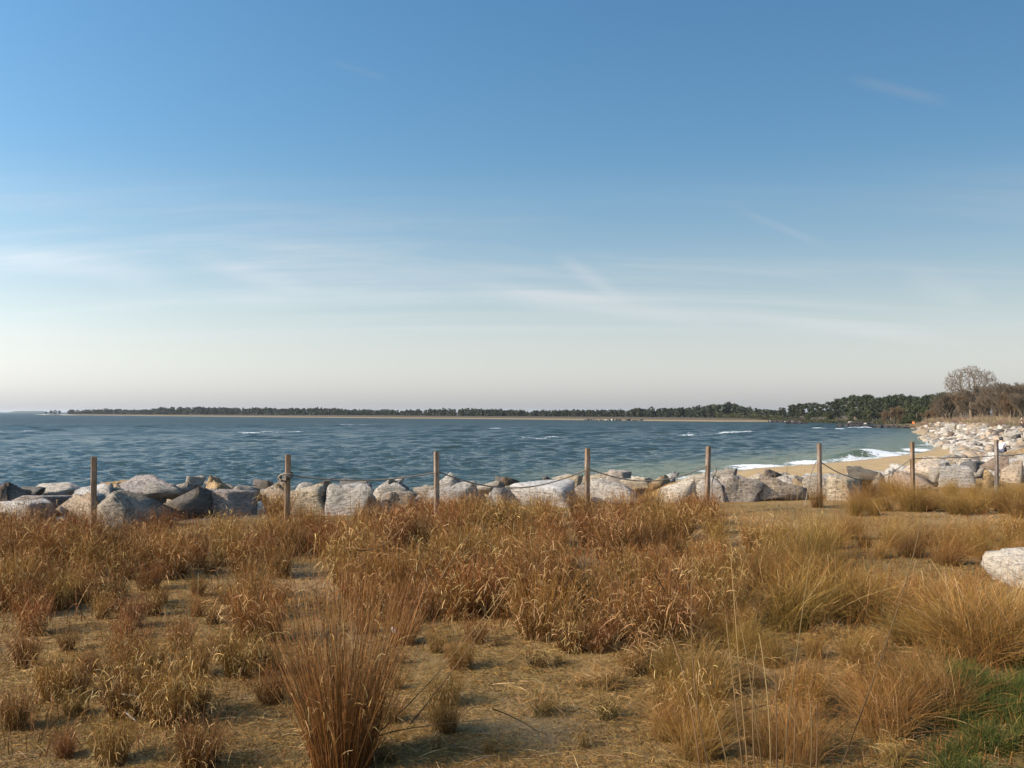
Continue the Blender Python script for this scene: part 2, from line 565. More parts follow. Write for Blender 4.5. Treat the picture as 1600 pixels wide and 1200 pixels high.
rows = [13.0]
while rows[-1] < 9000:
    y = rows[-1]
    rows.append(y + (0.19 if y < 42 else (0.0044 * y if y < 300 else 0.05 * y)))
rows = np.array(rows)
us = np.concatenate([[-6, -3.5, -2.2, -1.5, -1.1, -0.9], np.linspace(-0.75, 0.62, 430), [0.8, 1.1, 1.8, 3]])
UU, YY = np.meshgrid(us, rows)
XX = UU * (YY + 6)
wr = np.random.default_rng(5)
WZ = np.zeros_like(XX); DXw = np.zeros_like(XX); DYw = np.zeros_like(XX)
EW = sdist(SHORED, XX, YY)
dyl = np.gradient(rows)[:, None] * np.ones_like(XX)
shoal = 0.30 + 0.70 * sstep(1, 22, EW)
for i in range(64):
    lam = 0.42 * (2.1 / 0.42) ** wr.uniform()
    th = math.radians(-80) + wr.normal() * 0.55
    kx, ky = math.cos(th) * 6.283 / lam, math.sin(th) * 6.283 / lam
    amp = 0.0088 * lam ** 0.85 * wr.uniform(0.6, 1.4)
    fade = sstep(0.55, 0.22, dyl / lam)
    ph = kx * XX + ky * YY + wr.uniform(0, 6.283)
    WZ += amp * fade * np.cos(ph)
    DXw -= amp * fade * math.cos(th) * np.sin(ph) * 0.8
    DYw -= amp * fade * math.sin(th) * np.sin(ph) * 0.8
for i in range(26):
    lam = wr.uniform(3.6, 9.0)
    th = math.radians(-80) + wr.normal() * 0.5
    kx, ky = math.cos(th) * 6.283 / lam, math.sin(th) * 6.283 / lam
    amp = 0.0085 * lam ** 0.9 * wr.uniform(0.6, 1.4)
    fade = sstep(0.5, 0.25, dyl / lam) * (0.08 + 0.92 * sstep(60, 190, YY))
    ph = kx * XX + ky * YY + wr.uniform(0, 6.283)
    WZ += amp * fade * np.cos(ph)
    DYw -= amp * fade * math.sin(th) * np.sin(ph) * 0.8
gust = 0.85 + 0.16 * VN(31)(XX * 0.035, YY * 0.02)
WZ *= shoal * np.clip(gust, 0.4, 1.5)
std = WZ[(YY > 30) & (YY < 120) & (EW > 10)].std()
foam = np.zeros_like(XX)
fpatch = VN(33)(XX * 0.16, YY * 0.09)
foam += sstep(2.1, 2.9, WZ / std) * sstep(0.5, 1.4, fpatch) * 0.62 * (EW > 6)
# far white caps, past where the mesh carries the chop
fp2 = VN(37, 14)(XX * 0.55, YY * 0.22)
foam += sstep(2.75, 3.1, fp2) * sstep(60, 140, YY) * sstep(420, 250, YY) * 0.66 * (EW > 8)
# swash along the beach
inbay = sstep(40, 62, YY) * sstep(125, 108, YY)
fn = VN(35)(XX * 0.5, YY * 0.5)
sw = sstep(3.4, 1.2, EW + 0.9 * fn) * (0.8 + 0.2 * VN(36)(XX * 1.1, YY * 1.1))
foam = np.maximum(foam, sw * inbay * 0.74)
sw2 = sstep(3.0, 0.8, EW + 0.5 * fn) * sstep(105, 125, YY) * sstep(250, 225, YY)
foam = np.maximum(foam, sw2 * 0.62)
# the one breaker off the beach
bk = at(1352, 705, 4.0 * FPX / (712 - 643.5))
tv = Vector((0.80, 0.60)); nv = Vector((-0.60, 0.80))
al = (XX - bk.x) * tv.x + (YY - bk.y) * tv.y
ac = (XX - bk.x) * nv.x + (YY - bk.y) * nv.y
ridge = np.exp(-(al / 4.2) ** 2) * np.where(ac > 0, np.exp(-(ac / 2.2) ** 2), np.exp(-(ac / 0.9) ** 2))
WZ += 0.62 * ridge
foam = np.maximum(foam, 0.80 * np.exp(-((al - 0.9) / 1.5) ** 2) * np.exp(-((ac + 0.2) / 0.75) ** 2))
shallow = sstep(16, 3, EW) * inbay + 0.85 * np.exp(-(al / 5.5) ** 2) * np.exp(-((ac + 0.6) / 2.4) ** 2) + sstep(14, 2, EW) * sstep(110, 130, YY) * sstep(250, 220, YY) * 0.8
runup = np.clip(-EW, 0, 3) * 0.05
Vw = np.stack([(XX + DXw * shoal).ravel(), (YY + DYw * shoal).ravel(), (WATER + WZ ).ravel()], 1)
idx = np.arange(XX.size).reshape(XX.shape)
F = np.stack([idx[:-1, :-1].ravel(), idx[:-1, 1:].ravel(), idx[1:, 1:].ravel(), idx[1:, :-1].ravel()], 1)
keep = ((EW < -3).ravel()[F].sum(1) < 4)
F = F[keep]
used = np.zeros(XX.size, bool); used[F.ravel()] = True
remap = np.cumsum(used) - 1
me = fast_mesh('water', Vw[used], [remap[F]], True, attrs={'far': sstep(50, 420, YY).ravel()[used], 'foam': foam.ravel()[used], 'shallow': np.clip(shallow, 0, 1).ravel()[used]})
tag(link('water', me, water_mat()), kind='structure')

# ------------------------------------------------------------------ rocks
def ico(sub):
    bm = bmesh.new()
    bmesh.ops.create_icosphere(bm, subdivisions=sub, radius=1.0)
    bm.verts.ensure_lookup_table()
    V = np.array([v.co[:] for v in bm.verts])
    Fc = np.array([[v.index for v in f.verts] for f in bm.faces])
    bm.free()
    return V / np.linalg.norm(V, axis=1, keepdims=True), Fc
ICO = {s: ico(s) for s in (1, 2, 4, 5)}

def rock_verts(seed, sub, planes=13, sharp=55, rough=1.0):
    r = np.random.default_rng(seed)
    d, Fc = ICO[sub]
    nn = rand_unit(planes, r)
    h = r.uniform(0.62, 1.0, planes)
    # a flat top and a flat bed are usual for quarried blocks
    nn[0] = (r.normal() * .12, r.normal() * .12, 1); nn[0] /= np.linalg.norm(nn[0])
    nn[1] = (r.normal() * .1, r.normal() * .1, -1); nn[1] /= np.linalg.norm(nn[1])
    h[:2] = r.uniform(0.6, 0.85, 2)
    q = np.maximum(d @ nn.T, 0.02) / h
    rad = (q ** sharp).sum(1) ** (-1.0 / sharp)
    V = d * rad[:, None]
    if sub >= 2:
        v1 = VN(seed + 1, 8, 3); v2 = VN(seed + 2, 10, 3); v3 = VN(seed + 3, 12, 3)
        a = 0.05 * v1(*(V.T * 2.6)) - 0.035 * np.abs(v2(*(V.T * 6.0)))
        if sub >= 4:
            a = a - 0.02 * np.abs(v3(*(V.T * 15.0))) + 0.008 * v1(*(V.T * 34.0))
            st = VN(seed + 4, 3, 3)(*(V.T * 2.2)) * 2.0 + V[:, 2] * 9.0
            a = a + 0.03 * (np.abs((st / 3.1416) % 2 - 1) ** 4)
        V = V * (1 + rough * a)[:, None]
    V = V / (V.max(0) - V.min(0)) * 2.0        # unit half extents
    V -= (V.max(0) + V.min(0)) / 2
    return V, Fc
ROCKS = []
for i in range(16):
    V, Fc = rock_verts(100 + 17 * i, 4, planes=[7, 9, 11][i % 3], sharp=[38, 75, 50, 24][i % 4], rough=1.25)
    ROCKS.append(fast_mesh('riprap_rock', V, [Fc], True))
for mm in ROCKS:
    mm.materials.append(M_ROCK['pale grey'])

rocks = []      # near rocks, for labels
def put_rock(loc, half, rz, tilt, tone, proto, name='riprap_rock', me=None):
    o = bpy.data.objects.new(name, me or ROCKS[proto % len(ROCKS)])
    COL.objects.link(o)
    o.location = loc
    o.scale = half
    o.rotation_euler = (tilt[0], tilt[1], rz)
    o.material_slots[0].link = 'OBJECT'
    o.material_slots[0].material = M_ROCK[tone]
    return o

# the ones that can be picked out in the photograph: x0, x1, top, bottom (photo pixels), depth, tone, proto
KEY = [
    (-14, 80, 781, 838, 15.0, 'pale grey', 3), (18, 104, 771, 800, 16.6, 'brown', 7), (80, 168, 767, 838, 15.5, 'tan', 1), (164, 264, 767, 832, 15.0, 'pale grey', 4),
    (-12, 40, 764, 786, 17.8, 'tan', 2), (62, 128, 754, 778, 19.0, 'whitish', 5), (30, 66, 760, 776, 18.4, 'dark grey', 6), (150, 204, 752, 774, 19.0, 'tan', 8),
    (208, 240, 750, 768, 19.6, 'tan', 9), (232, 290, 753, 786, 17.6, 'whitish', 10), (238, 330, 762, 822, 16.4, 'dark grey', 11), (284, 318, 744, 766, 19.4, 'pale grey', 12),
    (316, 404, 764, 820, 17.0, 'brown', 13), (318, 372, 754, 778, 19.4, 'tan', 14), (364, 410, 757, 784, 18.6, 'pale grey', 15), (404, 440, 756, 784, 18.6, 'pale grey', 0),
    (412, 462, 760, 812, 17.2, 'tan', 1), (452, 516, 760, 815, 16.8, 'pale grey', 2), (508, 596, 754, 818, 16.9, 'whitish', 3), (470, 524, 752, 780, 18.6, 'tan', 4),
    (400, 432, 747, 764, 20.6, 'brown', 5), (530, 570, 748, 766, 20.4, 'dark grey', 6), (588, 640, 756, 786, 18.8, 'whitish', 7), (596, 652, 766, 806, 17.6, 'tan', 8),
    (640, 690, 756, 782, 19.2, 'pale grey', 9), (656, 742, 753, 808, 18.0, 'pale grey', 10), (730, 792, 752, 776, 19.6, 'whitish', 11), (752, 822, 762, 806, 18.6, 'pale grey', 12),
    (798, 908, 752, 806, 18.6, 'whitish', 13), (862, 912, 741, 768, 20.6, 'pale grey', 14), (780, 812, 745, 762, 21.2, 'brown', 15), (846, 874, 744, 766, 20.8, 'dark grey', 0),
    (918, 1012, 752, 806, 19.2, 'pale grey', 1), (944, 988, 734, 758, 21.6, 'tan', 2), (968, 1020, 746, 766, 21.0, 'whitish', 3), (1006, 1056, 742, 770, 21.0, 'tan', 4),
    (1026, 1090, 750, 800, 19.4, 'whitish', 5), (1066, 1106, 738, 764, 21.4, 'pale grey', 6), (1086, 1132, 746, 806, 19.8, 'whitish', 7), (1118, 1192, 744, 800, 19.9, 'tan', 8),
    (1112, 1150, 730, 756, 22.4, 'pale grey', 9), (1174, 1266, 742, 806, 20.2, 'tan', 10), (1192, 1222, 733, 750, 22.6, 'brown', 11), (1254, 1296, 742, 796, 20.6, 'pale grey', 12),
    (1286, 1348, 743, 806, 20.0, 'pale grey', 13), (1326, 1376, 732, 752, 23.2, 'dark grey', 14), (1340, 1398, 740, 790, 21.4, 'pale grey', 15), (1380, 1432, 731, 760, 23.0, 'whitish', 0),
    (1400, 1460, 738, 780, 22.2, 'brown', 1), (1466, 1526, 727, 766, 23.4, 'whitish', 2), (1452, 1492, 731, 752, 24.2, 'pale grey', 3), (1520, 1572, 733, 770, 23.6, 'tan', 4),
    (1562, 1622, 722, 766, 24.4, 'tan', 5), (1534, 1572, 712, 746, 25.4, 'brown', 6), (1500, 1545, 721, 742, 26.0, 'dark grey', 7), (1590, 1650, 708, 744, 26.4, 'whitish', 8),
]
for i, (x0, x1, t, b, Y, tone, pr) in enumerate(KEY):
    a = at((x0 + x1) / 2, (t + b) / 2, Y)
    w = (x1 - x0) / FPX * Y / 2
    h = (b - t) / FPX * Y / 2
    b = b - (b - t) * (0.12 if Y < 18 else 0.0)
    rz = random.choice((0.0, math.pi)) + random.uniform(-0.25, 0.25)
    o = put_rock(a, (w * 1.04, w * random.uniform(0.75, 1.0), h * 1.05), rz, (random.uniform(-.1, .1), random.uniform(-.08, .08)), tone, pr + (0 if i % 2 else 5))
    rocks.append((o, tone, 2 * w))
# the rest of the bank behind them, down to the water
tang = Vector((0.889, 0.458, 0)); norm = Vector((-0.458, 0.889, 0))
base0 = Vector((-7, 14.9, 0))
kp = np.array([(o.location.x, o.location.y) for o, _, _ in rocks])
for row, dd in enumerate((2.6, 3.7, 4.8, 5.9, 6.9)):
    s = -5.5 + random.uniform(0, .5)
    while s < 26:
        p = base0 + tang * s + norm * (dd + random.uniform(-.3, .3))
        if s > 18.5:          # the bank bends away to the right
            p += Vector((0.05, 0.55, 0)) * (s - 18.5)
        w = random.uniform(0.38, 0.68)
        px, _ = to_px(p.x, p.y, 0)
        dmin = np.hypot(kp[:, 0] - p.x, kp[:, 1] - p.y).min()
        if -40 < px < 1660 and dmin > 0.62:
            z = 0.12 - 0.40 * max(0, dd - 2.6) + random.uniform(-.1, .1)
            lim = float(np.interp(px, [0, 300, 700, 900, 1100, 1300, 1430, 1480, 1540, 1600], [758, 753, 753, 747, 744, 744, 740, 733, 722, 712]))
            zt = at(px, lim, p.y).z - w * 0.5
            z = min(z, zt)
            tone = random.choices(list(M_ROCK), (5, 4, 3, 1.2, 1.6))[0]
            o = put_rock(Vector((p.x, p.y, z)), (w, w * random.uniform(.7, 1), w * random.uniform(.45, .7)), random.uniform(0, 6.28),
                         (random.uniform(-.3, .3), random.uniform(-.3, .3)), tone, random.randrange(16))
            rocks.append((o, tone, 2 * w))
        s += 2 * w * random.uniform(0.75, 0.95)

for i in range(78):
    s = random.uniform(-4.5, 19); dd = random.choice((0.5, 0.8, 1.6, 2.0, 2.4, 2.8, 3.2)) + random.uniform(-.3, .3)
    p = base0 + tang * s + norm * dd
    px, _ = to_px(p.x, p.y, 0)
    if not (-30 < px < 1470): continue
    w = random.uniform(.14, .32)
    z = float(ground_z(p.x, p.y)) + w * .35 + max(0, dd - 1.0) * .26
    z = min(z, at(px, float(np.interp(px, [0, 700, 1100, 1430], [757, 752, 744, 741])), p.y).z - w * .6)
    tone = random.choices(list(M_ROCK), (5, 4, 3, 1.5, 2))[0]
    o = put_rock(Vector((p.x, p.y, z)), (w * random.uniform(1, 1.5), w, w * random.uniform(.5, .9)), random.uniform(0, 6.28), (random.uniform(-.4, .4), random.uniform(-.4, .4)), tone, random.randrange(16))
    rocks.append((o, tone, 2 * w))

POST_PX = [(147, 714), (450, 710), (682, 705.5), (918, 700.5), (1107, 697), (1280, 693), (1425, 690), (1557, 687)]
POST_Y = [13.0 * 71 / (py - 643) for px, py in POST_PX]
ORD = ['first', 'second', 'third', 'fourth', 'fifth', 'sixth', 'seventh', 'eighth', 'ninth', 'tenth', 'eleventh', 'twelfth', 'thirteenth', 'fourteenth', 'fifteenth', 'sixteenth', 'seventeenth', 'eighteenth', 'nineteenth', 'twentieth', 'twenty-first', 'twenty-second']
cells = {}
for o, tone, w in rocks:
    px, _ = to_px(o.location.x, o.location.y, o.location.z)
    bay = sum(px > p[0] for p in POST_PX)
    rel = o.location - base0
    dd = rel.dot(norm)
    rw = 'front' if dd < 2.0 else ('second' if dd < 3.3 else ('third' if dd < 4.6 else 'water-side'))
    cells.setdefault((bay, ('small ' if w < 0.7 else '') + rw), []).append((float(px), o, tone, w))
for (bay, rw), L in cells.items():
    L.sort(key=lambda q: q[0])
    where = 'left of first post' if bay == 0 else ('past eighth post' if bay == 8 else f'between {ORD[bay-1]} and {ORD[bay]} posts')
    for i, (px, o, tone, w) in enumerate(L):
        size = 'big' if w > 0.95 else 'mid-sized'
        tag(o, f'{"" if rw.startswith("small") else size + " "}{tone} {"small rock" if rw.startswith("small") else "rock"} in {rw.replace("small ", "")} row {where}, {ORD[min(i, 21)]} from left', 'rock', 'rocks of the near bank behind the fence')

# the big boulder that comes in at the edge of the grass
V, Fc = rock_verts(9021, 5, planes=16, sharp=9, rough=1.3)
bme = fast_mesh('boulder', V, [Fc], True); bme.materials.append(M_ROCK['whitish'])
p = on_z(1622, 922)
o = put_rock(p + Vector((0.30, 0.35, -0.02)), (0.56, 0.50, 0.36), 0.4, (0.05, -0.16), 'whitish', 0, 'boulder', bme)
tag(o, 'pale rounded boulder lying in the grass, apart from the bank', 'boulder')

# far bank: the ones that show largest as things, the rest as one mass
far = []
fr_ = np.random.default_rng(77)
seglen = np.hypot(*np.diff(CRESTD, axis=0).T)
cum = np.concatenate([[0], np.cumsum(seglen)])
i0 = np.argmin(np.hypot(CRESTD[:, 0] - 12, CRESTD[:, 1] - 26)); i1 = np.argmin(np.hypot(CRESTD[:, 0] - 116, CRESTD[:, 1] - 244))
s = cum[i0]
while s < cum[i1]:
    k = min(np.searchsorted(cum, s) , len(CRESTD) - 1)
    a, b = CRESTD[k - 1], CRESTD[k]
    tg = (b - a) / np.linalg.norm(b - a); nm = np.array((-tg[1], tg[0]))
    pos = a + tg * (s - cum[k - 1])
    for dd in np.arange(-2.2, 8.6, 0.95):
        q = pos + nm * (dd + fr_.uniform(-.4, .4)) + tg * fr_.uniform(-.5, .5)
        w = fr_.choice([0.26, 0.36, 0.46, 0.58, 0.74], p=[.24, .28, .25, .16, .07])
        far.append((q[0], q[1], w))
    s += 0.84
far = np.array(far)
fz, fd, fe = ground_z(far[:, 0], far[:, 1], True)
ok = (fe < 3.5)
far, fz = far[ok], fz[ok]
fpx, fpy = to_px(far[:, 0], far[:, 1], fz + 0.3)
inv = (fpx < 1625) & (fpx > 1300) & (fpy < 745)
show = far[:, 2] / far[:, 1] * inv
order = np.argsort(-show)
n_ind = max(50, min(305 - len(rocks), 115))
ind = set(order[:n_ind].tolist())
tones = ['pale grey', 'tan', 'whitish', 'brown', 'dark grey']
cnt = 0
for i in sorted(ind):
    x, y, w = far[i]
    o = put_rock((x, y, fz[i] + w * 0.22), (w * fr_.uniform(.9, 1.25), w * fr_.uniform(.7, 1.0), w * fr_.uniform(.5, .8)), fr_.uniform(0, 6.28),
                 (fr_.uniform(-.4, .4), fr_.uniform(-.4, .4)), tones[fr_.choice(5, p=[.36, .26, .28, .06, .04])], int(fr_.integers(16)))
    tag(o, 'quarried rock on the long stone bank past the beach', 'rock', 'rocks of the far bank past the beach')
SMALL = [rock_verts(400 + 7 * i, 2, 11) for i in range(8)]
Vs, Fs, Cs, nv_ = [], [], [], 0
for i in range(len(far)):
    if i in ind or not (-50 < fpx[i] < 1720):
        continue
    x, y, w = far[i]
    V, Fc = SMALL[i % 8] if y < 140 else rock_verts(900 + i % 13, 1, 9)
    a = fr_.uniform(0, 6.28); t1 = fr_.uniform(-.4, .4)
    R = np.array(Matrix.Rotation(a, 3, 'Z') @ Matrix.Rotation(t1, 3, 'X'))
    sc = np.array((w * fr_.uniform(.9, 1.25), w * fr_.uniform(.7, 1.0), w * fr_.uniform(.5, .85)))
    Vs.append((V * sc) @ R.T + (x, y, fz[i] + w * 0.22)); Fs.append(Fc + nv_); nv_ += len(V)
    base = np.array([(0.42, 0.37, 0.30), (0.42, 0.32, 0.22), (0.54, 0.48, 0.40), (0.27, 0.19, 0.13), (0.15, 0.125, 0.105)][fr_.choice(5, p=[.36, .26, .19, .10, .09])]) * fr_.uniform(.36, .76)
    Cs.append(np.tile(base, (len(V), 1)))
def tone_mat(name, rough=0.85, nscale=3.0, amt=0.5):
    m, k, out = mat_new(name)
    a = k.n('ShaderNodeAttribute', attribute_name='tone')
    g = k.n('ShaderNodeTexCoord')
    n = k.noise(g.outputs['Object'], nscale, 5, 0.65)
    c = k.mix(k.math('MULTIPLY', k.rng(n.outputs[0], 0.45, 0.7), amt), a.outputs['Color'], k.mix(1.0, a.outputs['Color'], (0.45, 0.42, 0.40), 'MULTIPLY'))
    b = k.n('ShaderNodeBsdfPrincipled')
    k.link(c, b.inputs['Base Color']); b.inputs['Roughness'].default_value = rough
    b.inputs['Specular IOR Level'].default_value = 0.2
    k.link(b.outputs[0], out.inputs[0])
    return m
M_RUBBLE = tone_mat('bank rubble')
if Vs:
    me = fast_mesh('rubble', np.concatenate(Vs), [np.concatenate(Fs)], False, np.concatenate(Cs))
    tag(link('rubble', me, M_RUBBLE), 'mass of pale broken rock on the far bank', 'rubble', kind='stuff')

# rock groynes reaching into the bay, dark and wet at the foot
def groyne(p0, p1, n, wid, label, dark_share, w0=0.55):
    r = np.random.default_rng(int(abs(p0[0] * 13 + p0[1])))
    Vs, Fs, Cs, nn = [], [], [], 0
    for i in range(n):
        t = r.uniform()
        x = p0[0] + (p1[0] - p0[0]) * t + r.normal() * wid; y = p0[1] + (p1[1] - p0[1]) * t + r.normal() * wid
        w = w0 * r.uniform(.6, 1.3)
        V, Fc = SMALL[i % 8]
        R = np.array(Matrix.Rotation(r.uniform(0, 6.28), 3, 'Z'))
        Vs.append((V * (w * 1.2, w, w * .7)) @ R.T + (x, y, WATER + r.uniform(0.0, .45))); Fs.append(Fc + nn); nn += len(V)
        Cs.append(np.tile(np.array((0.035, 0.03, 0.028)) if r.uniform() < dark_share else np.array((.32, .28, .24)), (len(V), 1)))
    me = fast_mesh('rock_groyne', np.concatenate(Vs), [np.concatenate(Fs)], False, np.concatenate(Cs))
    o = link('rock_groyne', me, M_RUBBLE)
    tag(o, label, 'rock groyne', 'rock groynes in the bay', kind='stuff')
groyne((97, 240), (84, 262), 90, 0.7, 'dark wet line of rocks nearest along the far sand', .96)
groyne((125, 318), (112, 330), 50, 0.8, 'dark low rocks off the far sand under the pines', .9)
groyne((108, 372), (98, 380), 50, 0.8, 'dark low rocks at the mouth of the far sand', .8)
groyne((93.6, 338), (99.5, 338), 40, 0.5, 'dark rock heap out in the water below the marker pole', .9, 0.6)
groyne((60, 444), (35, 474), 40, 0.8, 'dark rock strip at the foot of the far treeline', .9)

# ------------------------------------------------------------------ fence posts and ropes
def wood_mat():
    m, k, out = mat_new('weathered post wood')
    g = k.n('ShaderNodeTexCoord')
    oi = k.n('ShaderNodeObjectInfo')
    mp = k.n('ShaderNodeMapping'); k.link(g.outputs['Object'], mp.inputs[0])
    mp.inputs['Scale'].default_value = (14, 14, 0.9)
    ofs = k.n('ShaderNodeCombineXYZ'); k.link(k.math('MULTIPLY', oi.outputs['Random'], 50), ofs.inputs[2])
    k.link(ofs.outputs[0], mp.inputs['Location'])
    n = k.noise(mp.outputs[0], 3.0, 6, 0.65, 0.4)
    n2 = k.noise(g.outputs['Object'], 4.0, 4, 0.6)
    c = k.mix(k.rng(n.outputs[0], 0.3, 0.7), (0.075, 0.045, 0.027), (0.19, 0.13, 0.082))
    c = k.mix(k.math('MULTIPLY', k.rng(n2.outputs[0], 0.45, 0.7), 0.5), c, (0.27, 0.22, 0.18))
    hs = k.n('ShaderNodeHueSaturation'); k.link(c, hs.inputs['Color'])
    k.link(k.rng(oi.outputs['Random'], 0, 1, 0.7, 1.2, False), hs.inputs['Saturation'])
    b = k.n('ShaderNodeBsdfPrincipled'); k.link(hs.outputs[0], b.inputs['Base Color'])
    b.inputs['Roughness'].default_value = 0.8; b.inputs['Specular IOR Level'].default_value = 0.2
    bp = k.n('ShaderNodeBump'); bp.inputs['Strength'].default_value = 0.6; bp.inputs['Distance'].default_value = 0.006
    k.link(n.outputs[0], bp.inputs['Height']); k.link(bp.outputs[0], b.inputs['Normal'])
    k.link(b.outputs[0], out.inputs[0])
    return m
M_WOOD = wood_mat()
def rope_mat():
    m, k, out = mat_new('old rope')
    g = k.n('ShaderNodeTexCoord')
    wv = k.n('ShaderNodeTexWave', wave_type='BANDS', bands_direction='DIAGONAL')
    k.link(g.outputs['Object'], wv.inputs['Vector']); wv.inputs['Scale'].default_value = 28
    n = k.noise(g.outputs['Object'], 5, 4)
    b = k.n('ShaderNodeBsdfPrincipled')
    k.link(k.mix(n.outputs[0], (0.12, 0.095, 0.068), (0.27, 0.22, 0.165)), b.inputs['Base Color'])
    b.inputs['Roughness'].default_value = 0.9
    bp = k.n('ShaderNodeBump'); bp.inputs['Distance'].default_value = 0.006
    k.link(wv.outputs['Color'], bp.inputs['Height']); k.link(bp.outputs[0], b.inputs['Normal'])
    k.link(b.outputs[0], out.inputs[0])
    return m
M_ROPE = rope_mat()

def post_mesh(seed):
    r = random.Random(seed)
    bm = bmesh.new()
    bmesh.ops.create_cube(bm, size=1.0)
    bmesh.ops.scale(bm, vec=(0.068, 0.068, 1.45), verts=bm.verts)
    bmesh.ops.translate(bm, vec=(0, 0, 0.425), verts=bm.verts)      # -0.30 .. 1.15
    vert_e = [e for e in bm.edges if abs(e.verts[0].co.z - e.verts[1].co.z) > 0.5]
    bmesh.ops.subdivide_edges(bm, edges=vert_e, cuts=9, use_grid_fill=True)
    for v in bm.verts:
        v.co.x += r.uniform(-.0016, .0016); v.co.y += r.uniform(-.0016, .0016)
        if v.co.z > 1.1:
            v.co.z += r.uniform(-.006, .006)
    bmesh.ops.bevel(bm, geom=[e for e in bm.edges if e.is_boundary is False and e.calc_face_angle(0) > 1.0], offset=0.006, segments=2, affect='EDGES')
    me = bpy.data.meshes.new('fence_post')
    bm.to_mesh(me); bm.free()
    me.materials.append(M_WOOD)
    return me
POSTS = []
PLAB = ['bare wooden post, leftmost, with no rope on it', 'wooden post with pale rope wound and knotted round it', 'weathered grey wooden post, third from the left along the rope fence',
        'wooden post wrapped in dry grass, fourth from the left', 'thin reddish wooden post, fifth from the left, rope end dangling', 'wooden post in front of the surf, sixth from the left',
        'wooden post against the sandy beach, seventh from the left', 'reddish wooden post, rightmost, beside the seated person']
LEAN = [(0, 0), (0.004, .01), (0.0, -.006), (0, .008), (.01, .028), (0, -.006), (0, -.006), (0, .006)]
FANG = math.atan2(0.61, 1.203)
for i, ((px, py), Y) in enumerate(zip(POST_PX, POST_Y)):
    top = at(px, py, Y)
    g = float(ground_z(top.x, Y))
    o = link('fence_post', post_mesh(i))
    o.location = (top.x - LEAN[i][1] * 1.15, Y, top.z - 1.15)
    o.rotation_euler = (LEAN[i][0], LEAN[i][1], FANG + random.uniform(-.08, .08))
    tag(o, PLAB[i], 'fence post', 'posts of the rope fence')
    POSTS.append(o)

def cross3(a, b):
    return np.stack([a[:, 1] * b[:, 2] - a[:, 2] * b[:, 1], a[:, 2] * b[:, 0] - a[:, 0] * b[:, 2], a[:, 0] * b[:, 1] - a[:, 1] * b[:, 0]], 1)

def tube(P, rad, sides=8, closed=False):
    P = np.asarray(P, float); n = len(P)
    rad = np.broadcast_to(rad, n)
    T = np.empty_like(P); T[1:-1] = P[2:] - P[:-2]; T[0] = P[1] - P[0]; T[-1] = P[-1] - P[-2]
    T /= np.sqrt((T * T).sum(1, keepdims=True)) + 1e-9
    up = np.tile((0.13, 0.21, 0.97), (n, 1)); up[np.abs(T[:, 2]) > 0.9] = (1, 0.1, 0)
    A = cross3(T, up); A /= np.sqrt((A * A).sum(1, keepdims=True)) + 1e-9
    B = cross3(T, A)
    ang = np.arange(sides) / sides * 2 * math.pi
    V = P[:, None] + rad[:, None, None] * (np.cos(ang)[None, :, None] * A[:, None] + np.sin(ang)[None, :, None] * B[:, None])
    I = np.arange(n * sides).reshape(n, sides)
    Fq = np.stack([I[:-1].ravel(), np.roll(I, -1, 1)[:-1].ravel(), np.roll(I, -1, 1)[1:].ravel(), I[1:].ravel()], 1)
    return V.reshape(-1, 3), Fq

def rope_span(pts, label, extra=None):
    """pts: (px, py, Y) along the rope"""
    P = np.array([at(*p)[:] for p in pts])
    t = np.linspace(0, 1, len(P))
    tt = np.linspace(0, 1, 44)
    # smooth fit through the few points
    deg = min(3, len(P) - 1)
    Q = np.stack([np.polyval(np.polyfit(t, P[:, k], deg), tt) for k in range(3)], 1)
    V, Fq = tube(Q, 0.0098, 7)
    me = fast_mesh('rope', V, [Fq], True)
    o = link('rope', me, M_ROPE)
    return tag(o, label, 'rope', 'sagging ropes strung between the posts')
Y = POST_Y
def mid(a, b, f): return a + (b - a) * f
def span(i, p0, pm, p1, label):
    return rope_span([(p0[0], p0[1], Y[i]), (mid(p0[0], p1[0], .27), mid(p0[1], pm[1], .72), mid(Y[i], Y[i + 1], .25)), (pm[0], pm[1], mid(Y[i], Y[i + 1], .5)),
                      (mid(p0[0], p1[0], .75), mid(p1[1], pm[1], .72), mid(Y[i], Y[i + 1], .76)), (p1[0], p1[1], Y[i + 1])], label)
r2 = span(1, (454, 743), (560, 751), (680, 738), 'taut rope from the knotted post to the third post')
span(2, (684, 737), (798, 763), (916, 734), 'rope sagging before pale slabs between third and fourth posts')
span(3, (920, 733), (1008, 752), (1106, 727), 'rope sagging between fourth and fifth posts')
span(5, (1282, 722), (1352, 750), (1424, 716), 'deep sagging rope between the two posts before the beach')
span(6, (1427, 717), (1492, 715), (1556, 712), 'nearly straight rope crossing the sandy beach')
rope_span([(1558, 712, Y[7]), (1580, 711.5, Y[7] + .4), (1603, 709, Y[7] + .9), (1650, 708, Y[7] + 1.6)], 'rope leaving the rightmost post out of the picture')
# loose rope between the fifth and the sixth post: it drops into the grass
rope_span([(1109, 727, Y[4]), (1119, 737, Y[4]), (1113, 752, Y[4] + .1), (1118, 790, Y[4] + .1)], 'loose rope end hanging down from the fifth post')
rope_span([(1278, 720, Y[5]), (1271, 730, Y[5]), (1265, 752, Y[5] - .1), (1258, 790, Y[5] - .1)], 'loose rope hanging down from the sixth post into grass')
